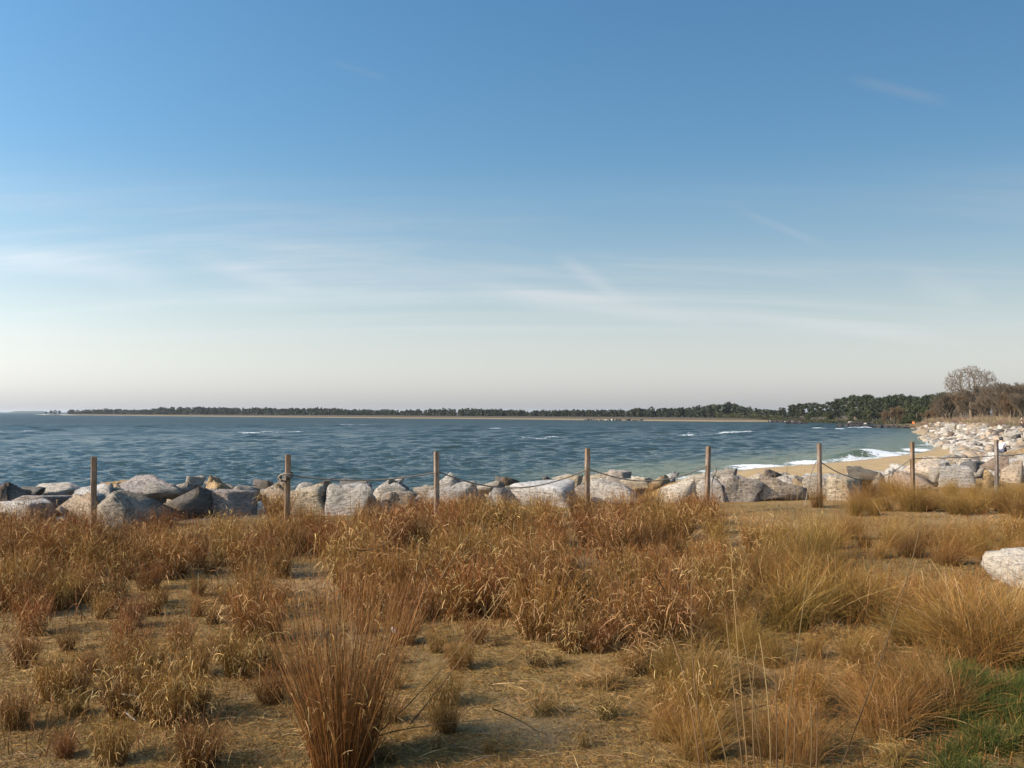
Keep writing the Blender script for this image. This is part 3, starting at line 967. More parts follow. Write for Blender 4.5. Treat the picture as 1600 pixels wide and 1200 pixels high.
# turns of rope and the knot on the second post
Vs, Fs, nn = [], [], 0
pc = at(450, 742, Y[1])
th = np.linspace(0, 2 * math.pi * 3.2, 80)
sq = 0.050 / np.maximum(np.abs(np.cos(th - FANG)), np.abs(np.sin(th - FANG))) ** 0.8
Q = np.stack([pc.x + sq * np.cos(th), pc.y + sq * np.sin(th), pc.z + 0.028 - th * 0.0032], 1)
V, Fq = tube(Q, 0.012, 7); Vs.append(V); Fs.append(Fq); nn += len(V)
kc = np.array(at(443, 746, Y[1])[:]) + (0, -0.05, 0)
th = np.linspace(0, 2 * math.pi * 2.6, 70)
Q = kc + np.stack([0.042 * np.cos(th) * (1 + .3 * np.sin(2.3 * th)), 0.03 * np.sin(1.7 * th), 0.046 * np.sin(th)], 1)
V, Fq = tube(Q, 0.013, 7); Vs.append(V); Fs.append(Fq + nn); nn += len(V)
me = fast_mesh('knot', np.concatenate(Vs), [np.concatenate(Fs)], True)
link('knot', me, M_ROPE, r2)

# ------------------------------------------------------------------ grass
class Rib:
    def __init__(self):
        self.V, self.F, self.C, self.n = [], [], [], 0
    def add(self, root, d, L, bend, w, k, cb, ct, r, taper=0.3, curl=None):
        n = len(root)
        if n == 0: return
        t = np.linspace(0, 1, k + 1)
        L = np.broadcast_to(L, n); w = np.broadcast_to(w, n)
        P = root[:, None] + L[:, None, None] * (t[None, :, None] * d[:, None] + (t ** 2)[None, :, None] * bend[:, None])
        if curl is not None:
            P = P + L[:, None, None] * (t ** 3)[None, :, None] * curl[:, None]
        T = d[:, None] + 2 * t[None, :, None] * bend[:, None]
        s = np.cross(T, rand_unit(n, r)[:, None])
        s /= np.linalg.norm(s, axis=2, keepdims=True) + 1e-9
        ww = (w[:, None] * (1 - (1 - taper) * t[None, :] ** 1.3))[..., None] * 0.5
        V = np.stack([P - s * ww, P + s * ww], 2).reshape(-1, 3)
        I = (np.arange(n)[:, None] * (k + 1) + np.arange(k)[None]) * 2
        Fq = np.stack([I, I + 1, I + 3, I + 2], -1).reshape(-1, 4)
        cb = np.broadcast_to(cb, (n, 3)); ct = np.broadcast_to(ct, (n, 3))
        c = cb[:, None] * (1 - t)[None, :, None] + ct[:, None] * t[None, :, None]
        self.V.append(V); self.F.append(Fq + self.n); self.C.append(np.repeat(c.reshape(-1, 3), 2, 0)); self.n += len(V)
        return P
    def mesh(self, name, mat):
        me = fast_mesh(name, np.concatenate(self.V), [np.concatenate(self.F)], False, np.concatenate(self.C))
        me.materials.append(mat)
        return me

def jit(c, n, r, v=0.18, hue=0.06):
    c = np.asarray(c)
    return np.clip(c * (1 + r.normal(size=(n, 1)) * v) * (1 + r.normal(size=(n, 3)) * hue), 0.01, 0.9)

RUST = (0.142, 0.053, 0.013); BROWN = (0.165, 0.080, 0.018); PALE = (0.52, 0.345, 0.16); GOLD = (0.190, 0.100, 0.023); STRAW = (0.31, 0.19, 0.058); OLIVE = (0.095, 0.075, 0.014); GREEN = (0.044, 0.055, 0.008); DEEP = (0.10, 0.044, 0.011)

def cone_dirs(n, r, spread, lean=(0, 0)):
    a = r.uniform(0, 6.283, n); s = np.abs(r.normal(size=n)) * spread
    d = np.stack([np.cos(a) * s + lean[0], np.sin(a) * s + lean[1], np.ones(n)], 1)
    return d / np.linalg.norm(d, axis=1, keepdims=True), a

def clump_meshes(kind, seed):
    """returns (stems mesh, leaves mesh) for a clump about 1 m high"""
    r = np.random.default_rng(seed)
    S, Lf = Rib(), Rib()
    def roots(n, R):
        a = r.uniform(0, 6.283, n); q = R * np.sqrt(r.uniform(0, 1, n))
        return np.stack([np.cos(a) * q, np.sin(a) * q, np.full(n, -0.02)], 1)
    if kind == 'tall':
        n = 1050
        R = roots(n, 0.14)
        d, _ = cone_dirs(n, r, 0.13)
        d[:, :2] += R[:, :2] * 1.8; d /= np.linalg.norm(d, axis=1, keepdims=True)
        L = r.uniform(0.25, 1.08, n) ** .8
        b = np.stack([R[:, 0] * .5 + r.normal(size=n) * .07 * (1 + 2 * (r.uniform(size=n) < .12)), R[:, 1] * .5 + r.normal(size=n) * .09, -np.abs(r.normal(size=n)) * .04], 1)
        P = S.add(R, d, L, b, r.uniform(.0022, .0042, n), 5, jit(DEEP, n, r), jit((0.150, 0.072, 0.022), n, r, .3), r, .35)
        m = 330
        j = r.integers(0, n, m); kk = r.integers(1, 5, m)
        base = P[j, kk]
        dd = d[j] * .75 + rand_unit(m, r) * .45
        bb = np.stack([dd[:, 0] * .4, dd[:, 1] * .4, -r.uniform(.2, 1.0, m)], 1)
        Lf.add(base, dd, r.uniform(.07, .22, m), bb, r.uniform(.003, .0055, m), 4, jit(BROWN, m, r), jit(PALE, m, r), r, .2)
        m = 420
        j = r.integers(0, n, m)
        base = P[j, 5] + rand_unit(m, r) * .012
        Lf.add(base, d[j] + rand_unit(m, r) * .35, r.uniform(.02, .06, m), np.zeros((m, 3)), .003, 2, jit(RUST, m, r), jit(BROWN, m, r), r)
    elif kind in ('bunch', 'rust'):
        n = 560
        R = roots(n, 0.24)
        d, _ = cone_dirs(n, r, 0.20)
        d[:, :2] += R[:, :2] * 1.1; d /= np.linalg.norm(d, axis=1, keepdims=True)
        L = r.uniform(0.35, 1.0, n)
        b = np.stack([d[:, 0] * .35 + .04, d[:, 1] * .35, -np.abs(r.normal(size=n)) * .07], 1)
        top = RUST if kind == 'rust' else BROWN
        P = S.add(R, d, L, b, r.uniform(.0034, .0072, n), 5, jit(DEEP, n, r), jit(top, n, r, .22), r, .4)
        m = 620
        j = r.integers(0, n, m); kk = r.integers(1, 6, m)
        base = P[j, kk]
        dd = d[j] * .55 + rand_unit(m, r) * .6
        bb = np.stack([dd[:, 0] * .5, dd[:, 1] * .5, -r.uniform(.4, 1.5, m)], 1)
        Lf.add(base, dd, r.uniform(.06, .20, m), bb, r.uniform(.006, .0125, m), 4, jit(BROWN, m, r), jit(PALE, m, r, .25), r, .15)
        m = 900
        j = r.integers(0, n, m); kk = r.integers(3, 6, m)
        base = P[j, kk] + rand_unit(m, r) * .015
        Lf.add(base, d[j] + rand_unit(m, r) * .5, r.uniform(.02, .07, m), np.zeros((m, 3)), .004, 2, jit(top, m, r), jit(BROWN, m, r), r)
        m = 160
        R = roots(m, 0.28)
        dd, _ = cone_dirs(m, r, 0.8)
        Lf.add(R, dd, r.uniform(.1, .3, m), np.stack([dd[:, 0] * .4, dd[:, 1] * .4, -r.uniform(.3, .8, m)], 1), .005, 3, jit((.17, .13, .045), m, r), jit(BROWN, m, r), r)
    elif kind == 'wispy':
        n = 1300
        R = roots(n, 0.28)
        d, _ = cone_dirs(n, r, 0.42, (0.06, 0))
        L = r.uniform(0.4, 1.05, n)
        b = np.stack([d[:, 0] * .6 + .10, d[:, 1] * .6, -np.abs(r.normal(size=n)) * .22], 1)
        P = S.add(R, d, L, b, r.uniform(.0022, .0046, n), 6, jit((.13, .075, .022), n, r), np.where(r.uniform(size=(n, 1)) < .28, jit(BROWN, n, r, .25), np.where(r.uniform(size=(n, 1)) < .10, jit(PALE, n, r), jit(GOLD, n, r, .25))), r, .3)
        m = 520
        j = r.integers(0, n, m); kk = r.integers(2, 7, m)
        dd = d[j] * .6 + rand_unit(m, r) * .6
        Lf.add(P[j, kk], dd, r.uniform(.05, .2, m), np.stack([dd[:, 0] * .4, dd[:, 1] * .4, -r.uniform(.1, .8, m)], 1), r.uniform(.002, .004, m), 4, jit(GOLD, m, r), jit(STRAW, m, r, .2), r)
    elif kind == 'low':
        n = 260
        R = roots(n, 0.26)
        d, _ = cone_dirs(n, r, 0.55)
        L = r.uniform(0.3, 1.0, n)
        b = np.stack([d[:, 0] * .3, d[:, 1] * .3, -r.uniform(.05, .5, n)], 1)
        P = S.add(R, d, L, b, r.uniform(.006, .012, n), 4, jit((.12, .08, .03), n, r), jit(BROWN, n, r, .25), r, .3)
        m = 130
        j = r.integers(0, n, m)
        dd = d[j] * .4 + rand_unit(m, r) * .8
        Lf.add(P[j, 3], dd, r.uniform(.15, .5, m), np.stack([dd[:, 0] * .3, dd[:, 1] * .3, -r.uniform(.2, 1., m)], 1), r.uniform(.007, .014, m), 4, jit(BROWN, m, r), jit(PALE, m, r, .2), r)
    elif kind == 'green':
        n = 420
        R = roots(n, 0.45)
        d, _ = cone_dirs(n, r, 0.35)
        L = r.uniform(0.4, 1.0, n)
        b = np.stack([d[:, 0] * .4, d[:, 1] * .4, -r.uniform(.05, .45, n)], 1)
        P = S.add(R, d, L, b, r.uniform(.010, .018, n), 4, jit((.035, .045, .008), n, r), jit(GREEN, n, r, .25), r, .15)
        m = 260
        R = roots(m, 0.5)
        dd, _ = cone_dirs(m, r, 0.7)
        Lf.add(R, dd, r.uniform(.3, 1.0, m), np.stack([dd[:, 0] * .4, dd[:, 1] * .4, -r.uniform(.2, .8, m)], 1), .009, 4, jit(OLIVE, m, r), jit(STRAW, m, r), r)
    return S.mesh(kind + '_stems', M_GRASS), Lf.mesh(kind + '_leaves', M_GRASS)

PROTO = {'bunch': [clump_meshes('bunch', 500 + i) for i in range(5)], 'rust': [clump_meshes('rust', 520 + i) for i in range(4)], 'wispy': [clump_meshes('wispy', 540 + i) for i in range(4)],
         'low': [clump_meshes('low', 560 + i) for i in range(4)], 'green': [clump_meshes('green', 580 + i) for i in range(3)], 'tall': [clump_meshes('tall', 599)]}
NAMES = {'bunch': 'grass_clump', 'rust': 'grass_clump', 'wispy': 'grass_clump', 'low': 'grass_tuft', 'green': 'grass_tuft', 'tall': 'grass_clump'}
clumps = []
def put_clump(kind, px, py, h, wide=1.0, label=None, group=None, rz=None, lean=(0, 0)):
    p = on_z(px, py)
    z = float(ground_z(p.x, p.y))
    S, Lf = random.choice(PROTO[kind])
    o = bpy.data.objects.new(NAMES[kind], S); COL.objects.link(o)
    o.location = (p.x, p.y, z)
    o.rotation_euler = (lean[0], lean[1], random.uniform(0, 6.28) if rz is None else rz)
    o.scale = (h * wide, h * wide, h)
    c = bpy.data.objects.new('dry_leaves' if kind != 'green' else 'leaves', Lf); COL.objects.link(c)
    c.parent = o
    tag(o, label, 'grass', group)
    clumps.append((o, kind, px, py))
    return o

put_clump('tall', 535, 1196, 0.98, 1.0, 'tall upright fan of reddish straight stems, largest clump in front', rz=0.4)
# clumps that can be singled out: kind, base x, base y, height m, width factor, label
SING = [
    ('rust', 148, 886, 0.62, 1.1, 'dark rust grass clump at the foot of the leftmost post'),
    ('wispy', 440, 812, 0.50, .75, 'yellowish grass tuft hugging the knotted post'),
    ('bunch', 905, 812, 0.60, .75, 'grass clump climbing up the fourth post'),
    ('bunch', 1276, 794, 0.45, .8, 'brown grass clump at the foot of the sixth post'),
    ('rust', 265, 905, 0.55, 1.2, 'wide rust clump with shadowed base right of the bare sandy spot'),
    ('bunch', 375, 1062, 0.36, 1.0, 'low clump with dark base left of the tall fan clump'),
    ('bunch', 205, 1128, 0.42, 1.1, 'clump with a bent pale blade in the lower left corner area'),
    ('bunch', 265, 1140, 0.42, 1.0, 'brown clump beside the clump with the bent pale blade'),
    ('bunch', 88, 1104, 0.36, .9, 'slim clump with greenish base at lower left'),
    ('rust', 205, 978, 0.34, .9, 'small dark rust clump below the bare sandy spot'),
    ('rust', 400, 1000, 0.50, 1.2, 'bushy rust clump touching the tall fan clump from behind'),
    ('bunch', 620, 930, 0.62, 1.2, 'tall brown clump right behind the tall fan clump'),
    ('bunch', 720, 966, 0.44, 1.0, 'clump with dark base above the orange wrapper'),
    ('rust', 868, 884, 0.42, .9, 'low clump with a black shaded hollow under it'),
    ('low', 840, 1040, 0.25, 1.0, 'low tuft with dark base in the open straw'),
    ('low', 945, 1072, 0.26, 1.2, 'squat tuft casting a dark patch in the open straw'),
    ('low', 1020, 1048, 0.36, 1.2, 'dark based tuft where the dense grass ends'),
    ('bunch', 1020, 1020, 0.50, 1.2, 'curly leaved clump at the front corner of the dense grass'),
    ('wispy', 1235, 985, 0.66, 1.1, 'pale golden wispy mound, brightest grass of the field'),
    ('wispy', 1335, 965, 0.62, 1.3, 'golden wispy mound beside a dark hollow'),
    ('wispy', 1130, 985, 0.55, 1.1, 'golden brown wispy mound left of the brightest one'),
    ('wispy', 1475, 960, 0.45, 1.3, 'drooping olive gold mound in front of the boulder'),
    ('wispy', 1530, 1030, 0.62, 1.5, 'drooping grass mound overhanging the shaded green patch'),
    ('wispy', 1420, 1010, 0.34, 1.3, 'low matted grass mound below the dark hollow'),
    ('wispy', 1440, 800, 0.50, 1.3, 'golden mound in front of the seventh post'),
    ('wispy', 1560, 790, 0.52, 1.3, 'golden mound in front of the rightmost post'),
    ('wispy', 1500, 806, 0.48, 1.3, 'golden mound midway between the last two posts'),
    ('wispy', 1380, 800, 0.42, 1.2, 'golden mound at the end of the pale straw strip'),
    ('wispy', 1600, 812, 0.55, 1.3, 'olive gold mound at the right edge by the fence'),
    ('wispy', 1480, 885, 0.42, 1.2, 'golden mound left of the boulder'),
    ('wispy', 1462, 1120, 0.50, 1.1, 'drooping clump at the left edge of the green corner'),
    ('wispy', 1545, 1035, 0.66, 1.3, 'tall arching clump shading the green corner'),
    ('bunch', 684, 822, 0.5, .8, 'brown clump at the foot of the third post'),
    ('bunch', 1110, 806, 0.42, .8, 'brown clump at the foot of the fifth post'),
    ('wispy', 1520, 870, 0.40, 1.2, 'golden mound just behind the boulder edge'),
]
for k_, px, py, h, wd, lab in SING:
    put_clump(k_, px, py, h, wd, lab)

# the rest of the field, by photo region: x0, x1, y0, y1, count, kinds, height range, group phrase
FIELD = [
    (-30, 150, 835, 880, 12, ('rust',), (.45, .6), 'rust grass before the leftmost boulders', 'rust grass clump in the dense patch left of the first post'),
    (-30, 130, 890, 960, 14, ('rust', 'rust', 'bunch'), (.42, .62), 'dense rust grass at the left edge', 'rust grass clump in the thick stand at the left edge'),
    (180, 430, 838, 900, 20, ('rust', 'bunch'), (.38, .5), 'grass between the first two posts', 'brown grass clump between the first two posts'),
    (430, 700, 815, 870, 20, ('bunch', 'rust'), (.42, .58), 'grass before the second and third posts', 'brown grass clump between the second and third posts'),
    (540, 860, 855, 975, 30, ('bunch', 'bunch', 'rust'), (.40, .64), 'dense grass in the middle of the field', 'brown grass clump in the middle of the field, left half'),
    (690, 1120, 806, 850, 30, ('bunch', 'rust', 'bunch'), (.45, .60), 'grass before the fourth and fifth posts', 'brown grass clump below the third to fifth posts'),
    (840, 1130, 865, 1020, 27, ('bunch', 'bunch', 'rust'), (.36, .60), 'dense curly grass right of centre', 'brown curly grass clump in the dense block right of centre'),
    (1100, 1300, 850, 930, 20, ('bunch', 'wispy'), (.38, .55), 'grass before the sixth post', 'tan grass clump below the sixth post'),
    (1290, 1620, 838, 880, 18, ('wispy', 'wispy', 'bunch'), (.30, .45), 'grass along the pale straw strip', 'short golden grass clump along the pale straw strip'),
    (1335, 1640, 772, 806, 26, ('wispy',), (.46, .58), 'grass below the last two posts', 'golden grass clump below the last two posts'),
    (0, 430, 950, 1060, 15, ('rust', 'rust', 'bunch'), (.22, .38), 'small clumps in the left open ground', 'small brown clump on the open ground at left'),
    (0, 430, 1060, 1200, 11, ('low', 'bunch', 'rust'), (.20, .34), 'small clumps at the lower left', 'small clump among straw at lower left'),
    (600, 1040, 1005, 1190, 20, ('low', 'low', 'bunch'), (.11, .24), 'small tufts in the open straw', 'tiny low tuft in the open straw right of the fan clump'),
    (150, 440, 895, 965, 15, ('rust', 'bunch'), (.26, .46), 'clumps left of the fan clump', 'rust clump in the band behind the left open ground'),
    (560, 760, 955, 1010, 5, ('bunch', 'rust'), (.24, .42), 'clumps above the wrapper', 'brown clump at the front edge near the wrapper'),
    (1320, 1420, 1010, 1140, 6, ('wispy', 'bunch'), (.24, .40), 'mounds left of the green corner', 'drooping golden mound left of the green corner'),
    (1440, 1640, 975, 1030, 7, ('wispy',), (.38, .58), 'tall mounds above the green corner', 'tall drooping mound above the green corner'),
    (1040, 1400, 1000, 1195, 28, ('low', 'wispy', 'bunch', 'wispy'), (.18, .38), 'matted tufts at lower right', 'matted low tuft among the thin stalks'),
]
for x0, x1, y0, y1, n, kinds, hr, grp, lab in FIELD:
    pts = []
    for i in range(n):
        best, bd = None, -1
        for t in range(8):
            q = (random.uniform(x0, x1), random.uniform(y0, y1))
            dm = min([((q[0] - a) ** 2 + (2.2 * (q[1] - b)) ** 2) for a, b in pts] + [1e9])
            if dm > bd: best, bd = q, dm
        pts.append(best)
        put_clump(random.choice(kinds), best[0], best[1], random.uniform(hr[0] * .75, hr[1] * 1.12), random.uniform(.75, 1.15), lab, grp, lean=(random.uniform(-.08, .08), random.uniform(-.06, .12)))
for i in range(38):
    put_clump('green', min(1660, random.gauss(1585, 62)), random.gauss(1112, 38), random.uniform(.15, .24), 1.1, 'green grass tuft in the shaded corner', 'green grass in the shaded corner')

# stuff: thin stems of the field, short turf and straw litter
def scatter(n, y0, y1, x_lo=-60, x_hi=1660):
    """points on the ground, even over the picture rather than over the plan"""
    px = rng.uniform(x_lo, x_hi, n); py = rng.uniform(y0, y1, n)
    c, s = math.cos(PITCH), math.sin(PITCH)
    u = (px - 800) / FPX; v = (600 - py) / FPX
    dy = c - v * s; dz = s + v * c
    t = -CAMZ / dz
    x, y = u * t, dy * t
    return px, py, np.stack([x, y, ground_z(x, y)], 1)

def field_density(px, py):
    d = np.zeros_like(px)
    d = np.maximum(d, sstep(120, 60, px) * sstep(820, 850, py) * sstep(1000, 950, py))
    d = np.maximum(d, 0.8 * sstep(820, 850, py) * sstep(920, 880, py) * sstep(140, 200, px) * sstep(620, 520, px))
    d = np.maximum(d, sstep(785, 815, py) * sstep(1005, 940, py) * sstep(400, 620, px) * sstep(1220, 1050, px))
    d = np.maximum(d, sstep(845, 870, py) * sstep(1000, 950, py) * sstep(1000, 1100, px))
    d = np.maximum(d, sstep(760, 780, py) * sstep(806, 796, py) * sstep(1330, 1380, px))
    d = np.maximum(d, 0.10 * sstep(880, 960, py) * sstep(470, 380, px))
    d = np.maximum(d, 0.55 * sstep(795, 812, py) * sstep(850, 830, py))
    d = np.maximum(d, 0.22 * sstep(980, 1020, py) * sstep(1030, 1130, px))
    return d
S = Rib()
px, py, P = scatter(95000, 762, 1195, -200, 1900)
kp_ = rng.uniform(size=len(px)) < field_density(px, py) * (0.6 + 0.4 * VN(61)(P[:, 0] * 2.2, P[:, 1] * 2.2))
P = P[kp_]; px = px[kp_]; py = py[kp_]
n = len(P)
goldf = (sstep(1020, 1250, px) + 0.0)[:, None]
top = jit(BROWN, n, rng, .25) * (1 - goldf) + jit(GOLD, n, rng, .22) * goldf
top = np.where((rng.uniform(size=n) < .3)[:, None], jit(RUST, n, rng) * (1 - .6 * goldf) + .6 * goldf * np.array(GOLD), top)
top = np.where((rng.uniform(size=n) < .07)[:, None], jit(PALE, n, rng), top)
d, _ = cone_dirs(n, rng, 0.33, (0.05, 0))
L = rng.uniform(.14, .46, n) * (1 - .5 * sstep(960, 1040, py)) * (0.75 + .25 * VN(62)(P[:, 0] * 1.5, P[:, 1] * 1.5))
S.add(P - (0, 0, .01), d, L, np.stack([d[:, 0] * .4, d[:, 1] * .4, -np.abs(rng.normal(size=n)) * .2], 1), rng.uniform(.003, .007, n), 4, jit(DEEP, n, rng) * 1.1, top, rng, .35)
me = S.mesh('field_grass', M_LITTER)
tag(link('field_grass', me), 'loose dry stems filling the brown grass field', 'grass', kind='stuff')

S = Rib()
px, py, P = scatter(170000, 790, 1230, -220, 1920)
n = len(P)
far_w = np.clip(P[:, 1] / 6.0, .8, 2.2)
gr = sstep(0.5, 1.5, VN(63)(P[:, 0] * 1.4, P[:, 1] * 1.4))
sandy = sstep(0.6, 1.5, VN(64)(P[:, 0] * 1.1 + 5, P[:, 1] * 1.6))
kp_ = rng.uniform(size=n) > sandy * .6
P, gr, far_w, px, py = P[kp_], gr[kp_], far_w[kp_], px[kp_], py[kp_]; n = len(P)
gcol = jit((0.135, 0.105, 0.024), n, rng, .2)
scol = jit(STRAW, n, rng, .25)
bcol = jit(BROWN, n, rng, .25)
u_ = rng.uniform(size=(n, 1))
colr = np.where(u_ < gr[:, None] * .55, gcol, np.where(u_ < .55, scol, bcol))
rightg = (sstep(1380, 1480, px) * sstep(960, 1040, py))[:, None]
colr = colr * (1 - rightg) + jit((.05, .06, .012), n, rng, .25) * rightg
d = rand_unit(n); d[:, 2] = np.abs(d[:, 2]) * np.where(rng.uniform(size=n) < .55, rng.uniform(.8, 2.5, n), rng.uniform(.02, .4, n)); d /= np.linalg.norm(d, axis=1, keepdims=True)
L = rng.uniform(.015, .062, n) * (1 + .3 * far_w)
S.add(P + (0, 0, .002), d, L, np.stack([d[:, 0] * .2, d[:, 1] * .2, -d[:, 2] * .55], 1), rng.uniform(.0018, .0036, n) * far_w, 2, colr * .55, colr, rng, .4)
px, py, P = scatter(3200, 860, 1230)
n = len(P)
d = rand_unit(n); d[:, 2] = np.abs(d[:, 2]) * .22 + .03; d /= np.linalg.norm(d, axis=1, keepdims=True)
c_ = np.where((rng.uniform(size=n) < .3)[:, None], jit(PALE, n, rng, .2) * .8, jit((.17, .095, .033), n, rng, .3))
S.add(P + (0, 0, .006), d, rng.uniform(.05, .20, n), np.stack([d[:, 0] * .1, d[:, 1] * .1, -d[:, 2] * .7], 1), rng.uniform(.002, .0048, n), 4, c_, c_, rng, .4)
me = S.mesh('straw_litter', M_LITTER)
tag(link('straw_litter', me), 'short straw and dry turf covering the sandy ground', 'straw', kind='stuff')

# single tall stalks
def stalk(pts, Yb, w, label, c0=(0.075, 0.042, 0.018), c1=(0.19, 0.12, 0.05), group='thin tall stalks at lower right', dY=0.0):
    P = np.array([at(px, py, Yb + dY * i / max(1, len(pts) - 1))[:] for i, (px, py) in enumerate(pts)])
    t = np.linspace(0, 1, len(P)); tt = np.linspace(0, 1, 14)
    Q = np.stack([np.interp(tt, t, P[:, k]) if len(P) < 3 else np.polyval(np.polyfit(t, P[:, k], 2), tt) for k in range(3)], 1)
    V, Fq = tube(Q, np.linspace(w, w * .45, 14), 5)
    c = np.repeat(np.array(c0)[None] * (1 - tt[:, None]) + np.array(c1)[None] * tt[:, None], 5, 0)
    me = fast_mesh('tall_stalk', V, [Fq], True, c)
    me.materials.append(M_GRASS)
    o = link('tall_stalk', me)
    return tag(o, label, 'stalk', group)
STK = [
    ([(1094, 1205), (1074, 1080), (1045, 985)], 4.85, 'thin stalk leaning left, leftmost of the row at lower right'),
    ([(1108, 1200), (1083, 1040), (1083, 868)], 4.85, 'long upright stalk, second of the row at lower right'),
    ([(1140, 1215), (1118, 1120), (1092, 1050)], 4.8, 'short leaning stalk, third of the row at lower right'),
    ([(1162, 1215), (1147, 1080), (1134, 965)], 4.75, 'upright stalk, fourth of the row at lower right'),
    ([(1170, 1215), (1158, 1080), (1142, 870)], 4.8, 'tall stalk with a broken top, fifth of the row'),
    ([(1192, 1215), (1172, 1060), (1148, 930)], 4.8, 'stalk leaning left, sixth of the row at lower right'),
    ([(1180, 1215), (1176, 1090), (1183, 1005)], 4.75, 'stalk bending right, seventh of the row at lower right'),
    ([(1204, 1215), (1200, 1100), (1186, 990)], 4.7, 'stalk with pale top, eighth of the row'),
    ([(1222, 1215), (1240, 1060), (1266, 870)], 4.8, 'long stalk leaning right, crossing the brightest mound'),
    ([(1214, 1215), (1213, 1120), (1210, 1040)], 4.75, 'short dark stalk among the row, ninth'),
    ([(1238, 1215), (1242, 1150), (1242, 1090)], 4.7, 'short dark stalk, tenth of the row'),
    ([(1266, 1215), (1268, 1140), (1264, 1080)], 4.7, 'short upright stalk, eleventh of the row'),
    ([(1275, 1215), (1277, 1150), (1276, 1100)], 4.7, 'short upright stalk, last of the row'),
    ([(1308, 1212), (1370, 1050), (1424, 880), (1440, 806)], 4.8, 'longest stalk, leaning far right up to the straw strip'),
    ([(585, 1150), (690, 1045), (800, 905)], 5.2, 'long pale stem leaning right beside the tall fan clump'),
    ([(640, 1132), (720, 1030), (800, 912)], 5.3, 'second long pale stem leaning right by the fan clump'),
    ([(568, 1160), (640, 1138), (770, 1124)], 5.1, 'low stem lying almost flat right of the fan clump'),
    ([(560, 860), (600, 850), (640, 812)], 8.6, 'slanting pale stem before the second and third posts'),
    ([(690, 905), (715, 860), (745, 820)], 8.0, 'slanting pale stem below the third post'),
    ([(1024, 900), (1040, 925), (1052, 945)], 7.2, 'short pale broken stem in the curly grass'),
    ([(1160, 1110), (1200, 1100), (1260, 1082)], 5.3, 'fallen stem crossing the row of stalks'),
    ([(770, 1108), (810, 1125), (850, 1150)], 5.4, 'pale twig lying on the open straw'),
    ([(1560, 1170), (1510, 1130), (1440, 1120)], 5.3, 'pale stem lying before the green corner'),
]
for pts, yb, lab in STK:
    stalk(pts, yb, 0.0042 if yb < 6 else 0.006, lab, dY=0.25)
# pale bent blade of the lower left clump
stalk([(190, 1085), (222, 1093), (228, 1118)], 5.6, 0.004, 'bent pale blade hanging over a dark hollow at lower left', (.6, .48, .32), (.7, .58, .4), 'pale loose blades at lower left')
stalk([(196, 1112), (206, 1121), (214, 1127)], 5.55, 0.006, 'short white broken blade in the dark hollow', (.66, .58, .46), (.7, .62, .5), 'pale loose blades at lower left')
# thin seed stalks before the surf near the sixth post
for i in range(26):
    px = random.uniform(1185, 1345) if i > 7 else random.uniform(1060, 1180)
    b = random.uniform(800, 815); t_ = random.uniform(700, 745) if i > 7 else random.uniform(725, 760)
    dx = random.uniform(-4, 16)
    stalk([(px, b), (px + dx * .4, (b + t_) / 2), (px + dx, t_)], random.uniform(17.0, 17.6), 0.0034, 'thin dry seed stalk standing up before the surf by the sixth post' if i > 7 else 'thin dry seed stalk by the fifth post', (.14, .09, .04), (.22, .15, .075),
          'seed stalks by the sixth post' if i > 7 else 'seed stalks by the fifth post')
for i, px in enumerate((548, 560, 572, 612, 620, 830, 860, 1016)):
    stalk([(px, 800), (px + random.uniform(-4, 6), 740 + random.uniform(0, 25))], 15.6 if px < 700 else 16.6, 0.005, 'thin dry seed stalk before the bank between second and fifth posts', (.14, .09, .04), (.22, .15, .075), 'seed stalks along the bank')

# ------------------------------------------------------------------ litter on the ground: a wrapper
def wrapper():
    m, k, out = mat_new('printed wrapper')
    g = k.n('ShaderNodeTexCoord')
    sp = k.n('ShaderNodeSeparateXYZ'); k.link(g.outputs['Object'], sp.inputs[0])
    n = k.noise(g.outputs['Object'], 30, 3)
    c = k.mix(k.rng(k.math('ADD', sp.outputs[0], k.math('MULTIPLY', n.outputs[0], .05)), -.005, .01), (0.75, 0.74, 0.72), (0.78, 0.42, 0.06))
    c = k.mix(k.rng(sp.outputs[0], .055, .065), c, (0.55, 0.16, 0.05))
    b = k.n('ShaderNodeBsdfPrincipled'); k.link(c, b.inputs['Base Color']); b.inputs['Roughness'].default_value = .35
    k.link(b.outputs[0], out.inputs[0])
    nu, nv2 = 18, 12
    u, v = np.meshgrid(np.linspace(-.09, .09, nu), np.linspace(-.055, .055, nv2))
    z = .02 + .012 * np.sin(u * 90 + v * 40) + .010 * np.sin(v * 130 - u * 30) + 3.0 * v * v
    V = np.stack([u, v + .01 * np.sin(u * 70), z], -1).reshape(-1, 3)
    I = np.arange(nu * nv2).reshape(nv2, nu)
    Fq = np.stack([I[:-1, :-1].ravel(), I[:-1, 1:].ravel(), I[1:, 1:].ravel(), I[1:, :-1].ravel()], 1)
    me = fast_mesh('wrapper', V, [Fq], True)
    o = link('wrapper', me, m)
    p = on_z(624, 992)
    o.location = (p.x, p.y, float(ground_z(p.x, p.y)) + .015)
    o.rotation_euler = (0.5, 0.1, 0.7); o.scale = (.7, .7, .7)
    md = o.modifiers.new('thickness', 'SOLIDIFY'); md.thickness = .0012
    tag(o, 'crumpled orange and white wrapper caught on the straw', 'wrapper')
wrapper()

